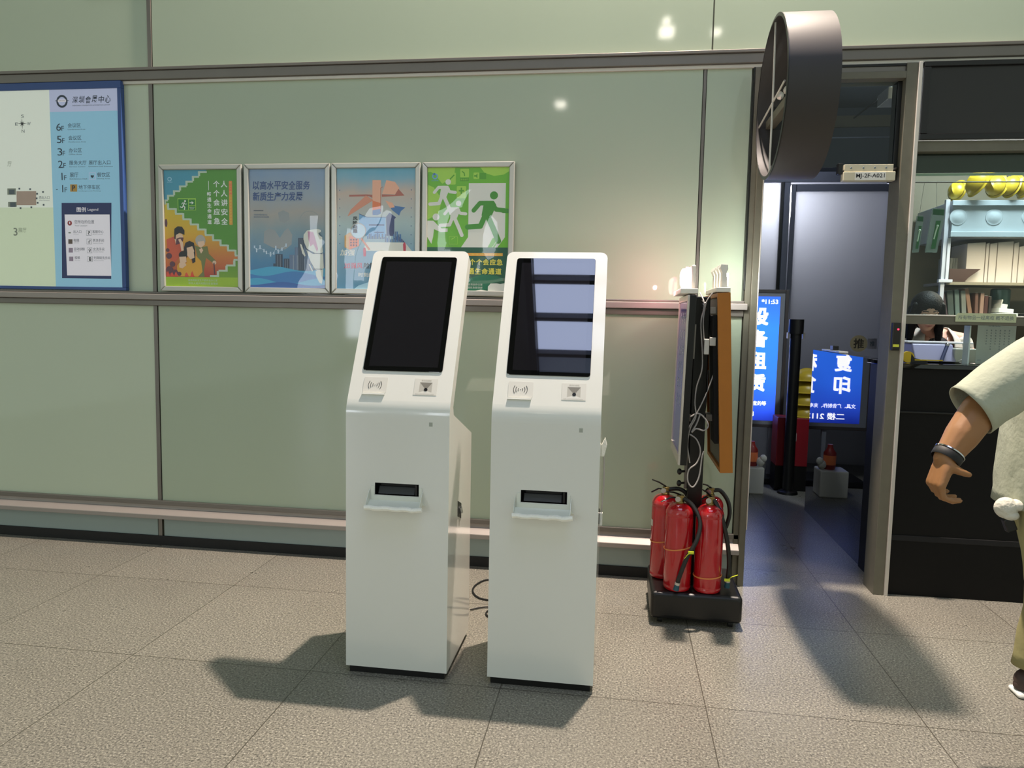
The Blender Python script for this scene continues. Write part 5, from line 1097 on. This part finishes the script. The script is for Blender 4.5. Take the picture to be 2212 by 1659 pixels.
# leaning books on the lower board
bk = [(2030, 2042, 634, '3f4a6b', -.42, 'dark blue book leaning furthest left on lower shelf'), (2045, 2052, 634, '4b3a42', -.20, 'maroon book leaning next to the dark blue one'), (2050, 2066, 630, '45504c', -.12, 'dark grey-green book in the lower row'), (2066, 2078, 628, '62736f', -.10, 'sea green patterned book in the lower row'), (2080, 2092, 630, '7c7f78', -.10, 'grey book leaning right of the green one'), (2094, 2106, 624, '8d6a55', -.2, 'light brown tall rounded book'), (2108, 2116, 634, '6f4f44', -.04, 'brown book right of the tall rounded one'), (2118, 2127, 634, 'a08070', 0, 'tan book with a pale frame spine'), (2127, 2136, 640, '4c2a24', 0, 'dark red upright book'), (2137, 2143, 642, '2e2622', 0, 'black slim book at right end of lower row')]
for a0, a1, yt, col, tilt, lab in bk:
    x0, x1 = sx(a0), sx(a1); hgt = at(a0, yt, SY).z-zb2; o = thing('book', ((x0+x1)/2, SY-.04, zb2+.002+abs(tilt)*(x1-x0)/2), lab, 'book', 'books on the lower shelf')
    rm = Matrix.Rotation(tilt, 3, 'Y'); hb = (x1-x0)/2*(.92-abs(tilt))
    mb = MB(); pts = [rm @ Vector(q) for q in ((-hb, 0, 0), (hb, 0, 0), (hb, 0, hgt), (-hb, 0, hgt))]; mb.prism(pts, (0, .17, 0), mat('book_'+col, col, rough=.6)); mb.build('book_cover', o, bevel=.003)
    pts = [rm @ Vector(q) for q in ((-hb*.8, .005, hgt), (hb*.8, .005, hgt), (hb*.8, .005, hgt+.002), (-hb*.8, .005, hgt+.002))]; MB().prism(pts, (0, .16, 0), 'paper').build('pages', o)
for i_, (x0, x1, y0, m, lab) in enumerate(((2146, 2196, 660, 'paper', 'loose pale papers heaped on the lower shelf'), (2190, 2225, 664, 'black', 'black object lying at right end of lower shelf'))):
    mb = MB(); 
    for k in range(4 if i_ == 0 else 1): mb.box((sx(x0)+k*.02, SY-.1+k*.02, zb2+.002+k*.03), (sx(x1)-k*.03, SY+.12, zb2+.030+k*.03), m, Matrix.Rotation(.08*k, 3, 'Y'))
    o = mb.build('paper_heap' if i_ == 0 else 'pouch', bevel=.003, origin=(sx(x0), SY, zb2)); tag(o, lab, 'papers' if i_ == 0 else 'pouch')
gj = at(2192, 640, SY); o = MB().lathe([(.055, 0), (.06, .02), (.06, .19), (.05, .2)], (0, 0, 0), mat('jar_teal', '5f7d76', rough=.2), seg=20).build('glass_jar'); o.location = (gj.x, SY+.19, zb2+.001); tag(o, 'teal glass jar near the right end of the lower shelf', 'jar')
# two packaged emergency exit signs hanging behind the glass
mat('pack_clear', '9fada8', rough=.25, alpha=.55); mat('exit_green', '1f5a35', rough=.35); mat('exit_green_bright', '2c6d3c', rough=.3)  # sign face is a brighter green than the header card
for (x0, y0, x1, y1, yy, lab) in ((2000, 450, 2042, 545, 4.55, 'larger hanging green exit sign pack, on the right'), (1972, 466, 1996, 545, 4.62, 'smaller hanging green exit sign pack, beside the window post')):
    p0_, p1_ = at(x0, y1, yy), at(x1, y0, yy); o = thing('exit_sign_pack', (p0_.x, yy, p0_.z), lab, 'exit sign', 'packaged exit signs hanging in the window')
    ww, hh_ = p1_.x-p0_.x, p1_.z-p0_.z
    MB().prism([(0, .004, 0), (ww*.7, .004, 0), (ww, .004, hh_*.80), (ww*.95, .004, hh_), (ww*.25, .004, hh_), (ww*.2, .004, hh_*.8)], (0, .012, 0), 'pack_clear').build('clear_packet', o)
    MB().prism([(ww*.28, -.001, hh_*.86), (ww*.93, -.001, hh_*.84), (ww*.95, -.001, hh_*.97), (ww*.28, -.001, hh_*.98)], (0, .004, 0), 'exit_green').build('header_card', o)
    MB().prism([(ww*.30, -.001, .02), (ww*.56, -.001, .02), (ww*.78, -.001, hh_*.72), (ww*.50, -.001, hh_*.72)], (0, .004, 0), 'exit_green_bright').build('sign_face', o)
    mb = MB(); q = [(ww*.43, -.0015, hh_*.30), (ww*.50, -.0015, hh_*.45), (ww*.60, -.0015, hh_*.60)]; mb.sweep(q, .004, 'p_stair', 6); mb.ball(q[-1], .007, 'p_stair', 8, 6); mb.build('figure_mark', o)
    MB().sweep([(ww*.5, .006, hh_), (ww*.52, 4.585-yy, 2.262-p0_.z)], .0012, 'cable_white', 5).build('hanging_cord', o)
# ------------------------------------------------------------------ people
def skin_body(mb, name, parent, voxel=.006, smooth=6):
    o = mb.build(name, parent, auto=False)
    r = o.modifiers.new('one_surface', 'REMESH'); r.mode = 'VOXEL'; r.voxel_size = voxel; r.use_smooth_shade = True
    s = o.modifiers.new('soften', 'SMOOTH'); s.factor = .5; s.iterations = smooth
    return o
def shell(mb, rings, m, seg=28):
    """garment loft: rings of (centre, rx, ry, rot) — rot turns the ring plane"""
    vs = []
    for c, rx, ry, rot in rings:
        for k in range(seg):
            g = 2*PI*k/seg; v = Vector((rx*math.cos(g), ry*math.sin(g), 0)); vs.append(Vector(c) + (rot @ v if rot is not None else v))
    n = len(rings); fs = [(i*seg+k, i*seg+(k+1) % seg, (i+1)*seg+(k+1) % seg, (i+1)*seg+k) for i in range(n-1) for k in range(seg)]
    return mb.add(vs, fs, m, True)
def cloth(mb, name, parent, thick=.003, wr=.006, sc_=.09):
    o = mb.build(name, parent, auto=False)
    sb = o.modifiers.new('sub', 'SUBSURF'); sb.levels = 2; sb.render_levels = 2
    t = bpy.data.textures.new('folds', 'CLOUDS'); t.noise_scale = sc_
    d = o.modifiers.new('folds', 'DISPLACE'); d.texture = t; d.strength = wr; d.mid_level = .5; d.texture_coords = 'GLOBAL'
    s = o.modifiers.new('thickness', 'SOLIDIFY'); s.thickness = thick
    return o
def head(mb, c, face, m, s=1.0):
    """head with brow, nose, lips, chin and ears; face = direction it looks"""
    f = Vector(face).normalized(); side = Vector((0, 0, 1)).cross(f).normalized(); up = f.cross(side)
    R_ = Matrix((f, side, up)).transposed()
    P = lambda a, b, h: Vector(c) + (f*a + side*b + up*h)*s
    mb.ball(P(-.010, 0, .025), (.095*s, .076*s, .092*s), m, 20, 14, rot=R_)
    mb.ball(P(.022, 0, -.035), (.062*s, .058*s, .075*s), m, 18, 12, rot=R_)
    mb.ball(P(.050, 0, -.088), (.026*s, .028*s, .022*s), m, 12, 8, rot=R_)
    mb.limb([P(.082, 0, .012), P(.098, 0, -.022), P(.092, 0, -.030)], [.007*s, .011*s, .009*s], m)
    for b in (-1, 1):
        mb.ball(P(.086, .012*b, -.030), .007*s, m, 8, 6); mb.ball(P(.072, .030*b, .024), (.012*s, .022*s, .008*s), m, 10, 8, rot=R_); mb.ball(P(.058, .040*b, -.020), (.02*s, .018*s, .02*s), m, 10, 8, rot=R_)
        mb.ball(P(-.005, .078*b, -.008), (.018*s, .007*s, .030*s), m, 10, 8, rot=R_)
    mb.limb([P(.076, -.018, -.058), P(.084, 0, -.055), P(.076, .018, -.058)], [.005*s, .007*s, .005*s], m); mb.limb([P(.074, -.014, -.067), P(.081, 0, -.068), P(.074, .014, -.067)], [.005*s, .007*s, .005*s], m)
    return P, R_
def face_parts(P, R_, parent, s=1.0, lips='9a5a50'):
    for b in (-1, 1):
        mb = MB(); mb.ball(P(.074, .030*b, .010), (.010*s, .013*s, .007*s), 'eye_white' if 'eye_white' in M else mat('eye_white', 'd8d4cc', rough=.3), 10, 8, rot=R_); mb.ball(P(.0825, .030*b, .010), .0045*s, 'hair', 8, 6); mb.build('eye', parent)
        MB().sweep([P(.083, .014*b, .030), P(.086, .030*b, .036), P(.076, .046*b, .030)], .0028*s, 'hair', 6).build('eyebrow', parent)
    m = M.get('lips') or mat('lips', lips, rough=.4)
    MB().sweep([P(.080, -.020, -.062), P(.0895, 0, -.0615), P(.080, .020, -.062)], [.0025*s, .0045*s, .0025*s], m, 8).build('mouth', parent)
def hand(mb, w, k, palm, fwd, m, s=1.0, curl=1.0):
    """w wrist, k knuckle row centre, palm = direction the palm faces, fwd = thumb side"""
    w, k, palm, fwd = Vector(w), Vector(k), Vector(palm).normalized(), Vector(fwd).normalized()
    d = (k-w).normalized()
    for q, off in enumerate((.030, .010, -.010, -.029)):
        b = k + fwd*off*s - palm*.002; mid = w*.55 + k*.45 + fwd*off*.8*s
        mb.limb([w + fwd*off*.55*s, mid, b], [.018*s, .017*s, .0125*s], m, 10)
        L_ = (.040, .044, .041, .032)[q]*s; g1 = .55*curl+.07*q; g2 = 1.45*curl+.05*q; g3 = 2.0*curl
        dr_ = lambda g: d*math.cos(g) + palm*math.sin(g)
        a = b + dr_(g1)*L_; e = a + dr_(g2)*L_*.72; t = e + dr_(g3)*L_*.55
        mb.limb([b, a, e, t], [.0105*s, .0092*s, .0085*s, .0072*s], m, 10)
    tb = w + d*.022*s + fwd*.028*s + palm*.008; t1 = tb + (fwd*.35+d*.35+palm*.85).normalized()*.028*s; t2 = t1 + (d*.25+palm*1.0+fwd*.1).normalized()*.022*s
    mb.limb([w + d*.012*s + fwd*.012*s, tb, t1, t2], [.016*s, .0155*s, .0115*s, .009*s], m, 10)

# ---- man walking past at the right edge
wk = thing('person', (1.58, 3.0, 0), 'person walking past at right edge in loose pale green t-shirt, arm swung back', 'person')
O = Vector((1.58, 3.0, 0))
def w_(p): return Vector(p) - O
S_ = w_((1.530, 2.84, 1.385)); E_ = w_(at(2118, 885, 2.80)); W_r = w_(at(2043, 990, 2.735)); K_r = w_(at(2022, 1046, 2.715))
mb = MB(); sk = 'skin'
hip_r, hip_l = w_((1.60, 2.93, .90)), w_((1.63, 3.11, .90)); kn_r, kn_l = w_((1.615, 2.92, .50)), w_((1.72, 3.09, .49)); an_r, an_l = w_((1.72, 2.91, .10)), w_((1.66, 3.08, .12))
mb.limb([hip_r, kn_r, an_r], [.085, .060, .040], sk); mb.limb([hip_l, kn_l, an_l], [.085, .060, .040], sk)
mb.limb([an_r, an_r+Vector((.13, 0, -.055))], [.038, .03], sk); mb.limb([an_l, an_l+Vector((.12, 0, -.07))], [.038, .03], sk)
mb.ball(w_((1.67, 3.02, .95)), (.115, .165, .12), sk); mb.ball(w_((1.67, 3.02, 1.10)), (.115, .15, .14), sk); mb.ball(w_((1.67, 3.02, 1.29)), (.115, .175, .15), sk)
mb.limb([w_((1.58, 2.88, 1.39)), w_((1.67, 3.02, 1.42)), w_((1.69, 3.17, 1.38))], [.065, .07, .065], sk); mb.limb([w_((1.68, 3.02, 1.40)), w_((1.71, 3.02, 1.53))], [.058, .055], sk)
mb.limb([w_((1.60, 2.89, 1.39)), S_, E_], [.064, .064, .060], sk); mb.limb([E_, E_*.45+W_r*.55, W_r], [.062, .056, .040], sk)
SL_, EL_, WL_ = w_((1.70, 3.21, 1.38)), w_((1.82, 3.27, 1.14)), w_((2.0, 3.23, 1.03)); mb.limb([SL_, EL_], [.056, .047], sk); mb.limb([EL_, WL_], [.047, .032], sk)
hand(mb, W_r, K_r, (1, .12, -.05), (.15, -1, 0), sk, 1.18, .88); hand(mb, WL_, WL_+Vector((.075, 0, -.03)), (-.1, -1, 0), (.3, 0, 1), sk, 1.0, .6)
P, RR = head(mb, w_((1.735, 3.02, 1.615)), (1, -.05, -.08), sk)
skin_body(mb, 'body', wk, .005, 5)
face_parts(P, RR, wk)
mb = MB(); mb.ball(P(-.018, 0, .040), (.094, .084, .086), 'hair', 20, 14, rot=RR); mb.ball(P(-.045, 0, 0), (.062, .078, .075), 'hair', 18, 12, rot=RR); mb.build('short_hair', wk)
sh_ = MB()
shell(sh_, [(w_((1.622, 3.02, .78)), .160, .228, None), (w_((1.625, 3.02, .95)), .158, .226, None), (w_((1.632, 3.02, 1.10)), .155, .218, None), (w_((1.645, 3.02, 1.25)), .153, .225, None), (w_((1.655, 3.02, 1.36)), .140, .235, None), (w_((1.67, 3.02, 1.43)), .100, .170, None), (w_((1.68, 3.02, 1.465)), .072, .085, None), (w_((1.685, 3.02, 1.475)), .066, .074, None)], 'shirt')
so = w_(at(2096, 886, 2.80)); ax_ = (so-S_).normalized()
def ringrot(d): return Vector((0, 0, 1)).rotation_difference(d).to_matrix()
sl_r = MB(); shell(sl_r, [(w_((1.675, 2.96, 1.395)), .060, .075, ringrot(Vector((-1, -.5, -.15)).normalized())), (w_((1.605, 2.885, 1.395)), .085, .085, ringrot(Vector((-1, -.45, -.35)).normalized())), (S_, .100, .100, ringrot(ax_)), (S_*.5+so*.5, .106, .098, ringrot(ax_)), (S_*.2+so*.8, .103, .095, ringrot(ax_)), (so, .102, .092, ringrot(ax_))], 'shirt')
al = (EL_-SL_).normalized(); sl_l = MB(); shell(sl_l, [(SL_-al*.06, .06, .08, ringrot(al)), (SL_, .09, .09, ringrot(al)), (SL_*.5+EL_*.5, .09, .085, ringrot(al)), (SL_*.1+EL_*.9, .09, .082, ringrot(al))], 'shirt')
ts = cloth(sh_, 'tshirt', wk, .003, .018, .10); cloth(sl_r, 'sleeve', ts, .003, .012, .09); cloth(sl_l, 'sleeve', ts, .003, .012, .09)
pt = MB()
for h_p, k_p, a_p in ((hip_r, kn_r, an_r), (hip_l, kn_l, an_l)): shell(pt, [(h_p+Vector((.01, (-.01 if h_p is hip_r else -.02), .04)), .100, .098, None), (h_p*.7+k_p*.3, .122, .102, None), (k_p, .085, .083, None), (k_p*.5+a_p*.5, .080, .074, None), (a_p+Vector((.0, 0, .0)), .072, .065, None)], 'trousers')
cloth(pt, 'trousers', wk, .003, .014, .10)
for a_p, nz in ((an_r, 0), (an_l, 0)):
    mb = MB(); q = Vector((a_p.x+.045, a_p.y, 0)); mb.ball(q+Vector((.02, 0, .040)), (.135, .048, .040), 'shoe', 20, 12); mb.ball(q+Vector((-.055, 0, .06)), (.055, .042, .05), 'shoe', 14, 10); mb.box(q+Vector((-.11, -.045, 0.001)), q+Vector((.15, .045, .022)), 'white_print'); mb.build('shoe', wk, bevel=.012)
dw = (W_r-E_).normalized(); wc = W_r + dw*(-.008); rw = ringrot(dw)
mb = MB(); shell(mb, [(wc-dw*.014, .0445, .048, rw), (wc-dw*.010, .047, .0505, rw), (wc+dw*.012, .046, .0495, rw), (wc+dw*.016, .0435, .047, rw)], 'black_rubber'); wt = mb.build('wristwatch', wk)
mb = MB(); shell(mb, [(wc-dw*.019, .0445, .048, rw), (wc-dw*.019, .048, .0515, rw), (wc-dw*.0145, .048, .0515, rw), (wc-dw*.0145, .0445, .048, rw)], 'chrome'); mb.build('metal_edge', wt)
tw = thing('cloth_bundle', at(2173, 1097, 2.93), 'rolled white cloth tucked at the hip of the walking person', 'cloth')
mb = MB(); mb.ball((0, 0, 0), (.040, .035, .040), 'towel', 18, 12); mb.ball((.035, .0, .012), (.030, .03, .022), 'towel', 14, 10); mb.ball((.012, -.01, -.024), (.03, .025, .02), 'towel', 12, 8); mb.build('cloth_roll', tw)
MB().box((-.005, -.02, -.085), (.030, .01, -.035), 'black', Matrix.Rotation(-.4, 3, 'Y')).build('dark_pouch', tw, bevel=.004)

# ---- clerk behind the counter
TX, TZ = .085, .125
CY = 4.90
hc = at(2002, 676, CY)
ck = thing('person', (hc.x+.03, CY+.12, 0), 'person with dark hair and pale jacket looking down behind the counter window', 'person')
O2 = Vector((hc.x+.03, CY+.12, 0)); hc = hc-O2
mb = MB(); sk2 = 'skin_pale'
P, RR = head(mb, hc+Vector((0, 0, .0)), (-.10, -1, -.30), sk2, .95)
mb.limb([hc+Vector((.015, .04, -.05)), Vector((TX, .06, 1.38))], [.048, .052], sk2)
mb.ball((TX, .06, 1.16+TZ), (.17, .10, .16), sk2); mb.ball((TX, .06, .98+TZ), (.13, .10, .16), sk2); mb.ball((TX, .08, .86+TZ), (.16, .11, .13), sk2)
for s_ in (-1, 1):
    mb.limb([(TX+s_*.04, .06, 1.26+TZ), (TX+s_*.17, .06, 1.235+TZ)], [.05, .05], sk2); e_ = Vector((TX+s_*.22, .0, 1.10+TZ)); h_w = Vector((TX+s_*.12, -.17, 1.20))
    mb.limb([(TX+s_*.18, .06, 1.23+TZ), e_], [.045, .038], sk2); mb.limb([e_, h_w], [.038, .026], sk2); hand(mb, h_w, h_w+Vector((-s_*.02, -.075, .01)), (0, -.2, -1), (-s_, -.1, 0), sk2, .9, .4)
    mb.limb([(TX+s_*.08, .08, .97), (.02+s_*.09, .05, .50), (.02+s_*.09, .09, .09)], [.08, .055, .036], sk2); mb.limb([(.02+s_*.09, .09, .06), (.02+s_*.10, -.03, .03)], [.035, .026], sk2)
skin_body(mb, 'body', ck, .005, 4); face_parts(P, RR, ck, .95)
mb = MB(); mb.ball(P(-.022, 0, .042), (.098, .090, .092), 'hair', 22, 14, rot=RR); mb.ball(P(-.05, 0, -.02), (.060, .085, .095), 'hair', 18, 12, rot=RR)
for s_ in (-1, 1):
    mb.limb([P(.02, .074*s_, .055), P(.015, .086*s_, -.01), P(.010, .082*s_, -.09), P(.02, .085*s_, -.17)], [.022, .022, .026, .018], 'hair'); mb.limb([P(-.02, .080*s_, .02), P(-.03, .085*s_, -.10), P(-.02, .10*s_, -.16)], [.028, .030, .02], 'hair')
mb.build('long_hair', ck)
mb = MB(); shell(mb, [((TX, .06, .90), .17, .12, None), ((TX, .06, 1.12), .155, .118, None), ((TX, .055, 1.27), .170, .118, None), ((TX, .06, 1.36), .125, .095, None), ((TX, .06, 1.39), .08, .075, None)], 'black_matte'); cloth(mb, 'black_top', ck, .002, .004)
mb = MB()
for s_ in (-1, 1):
    pts = []
    vs = []; n_a = 9
    for z_, rx, ry, g0 in ((.74, .20, .145, .30), (.95, .185, .140, .34), (1.12, .205, .142, .40), (1.22, .195, .128, .50), (1.275, .135, .105, .62), (1.315, .085, .085, .75)):
        for k in range(n_a):
            g = -PI/2 + s_*(g0 + (PI-g0)*k/(n_a-1)); vs.append((TX+rx*math.cos(g), .06+ry*math.sin(g), z_+TZ))
    fs = [(i*n_a+k, i*n_a+k+1, (i+1)*n_a+k+1, (i+1)*n_a+k) for i in range(5) for k in range(n_a-1)]
    mb.add(vs, fs, 'jacket', True)
    e_ = Vector((TX+s_*.225, .0, 1.10+TZ)); sh0 = Vector((TX+s_*.15, .06, 1.235+TZ)); h_w = Vector((TX+s_*.135, -.13, 1.20)); d_ = (e_-sh0).normalized(); d2_ = (h_w-e_).normalized()
    shell(mb, [(sh0, .072, .072, ringrot(d_)), (sh0*.5+e_*.5, .066, .066, ringrot(d_)), (e_, .06, .06, ringrot((d_+d2_).normalized())), (e_*.4+h_w*.6, .052, .052, ringrot(d2_)), (h_w, .046, .046, ringrot(d2_))], 'jacket', 18)
cloth(mb, 'jacket', ck, .004, .010, .06)
mb = MB(); shell(mb, [((.04, .07, 1.0), .175, .13, None), ((.03, .07, .85), .175, .13, None), ((.02, .07, .45), .16, .11, None), ((.02, .08, .10), .15, .10, None)], 'black_matte'); cloth(mb, 'skirt', ck, .003, .008)
mb = MB(); mb.sweep([(TX-.065, .0, 1.40), (TX-.04, -.050, 1.355), (TX, -.066, 1.335), (TX+.04, -.050, 1.355), (TX+.065, .0, 1.40)], .0016, 'chrome', 6); mb.build('necklace', ck)
for s_ in (-1, 1): MB().ball((.02+s_*.10, -.0, .035), (.045, .11, .035), 'black', 14, 10).build('shoe', ck)
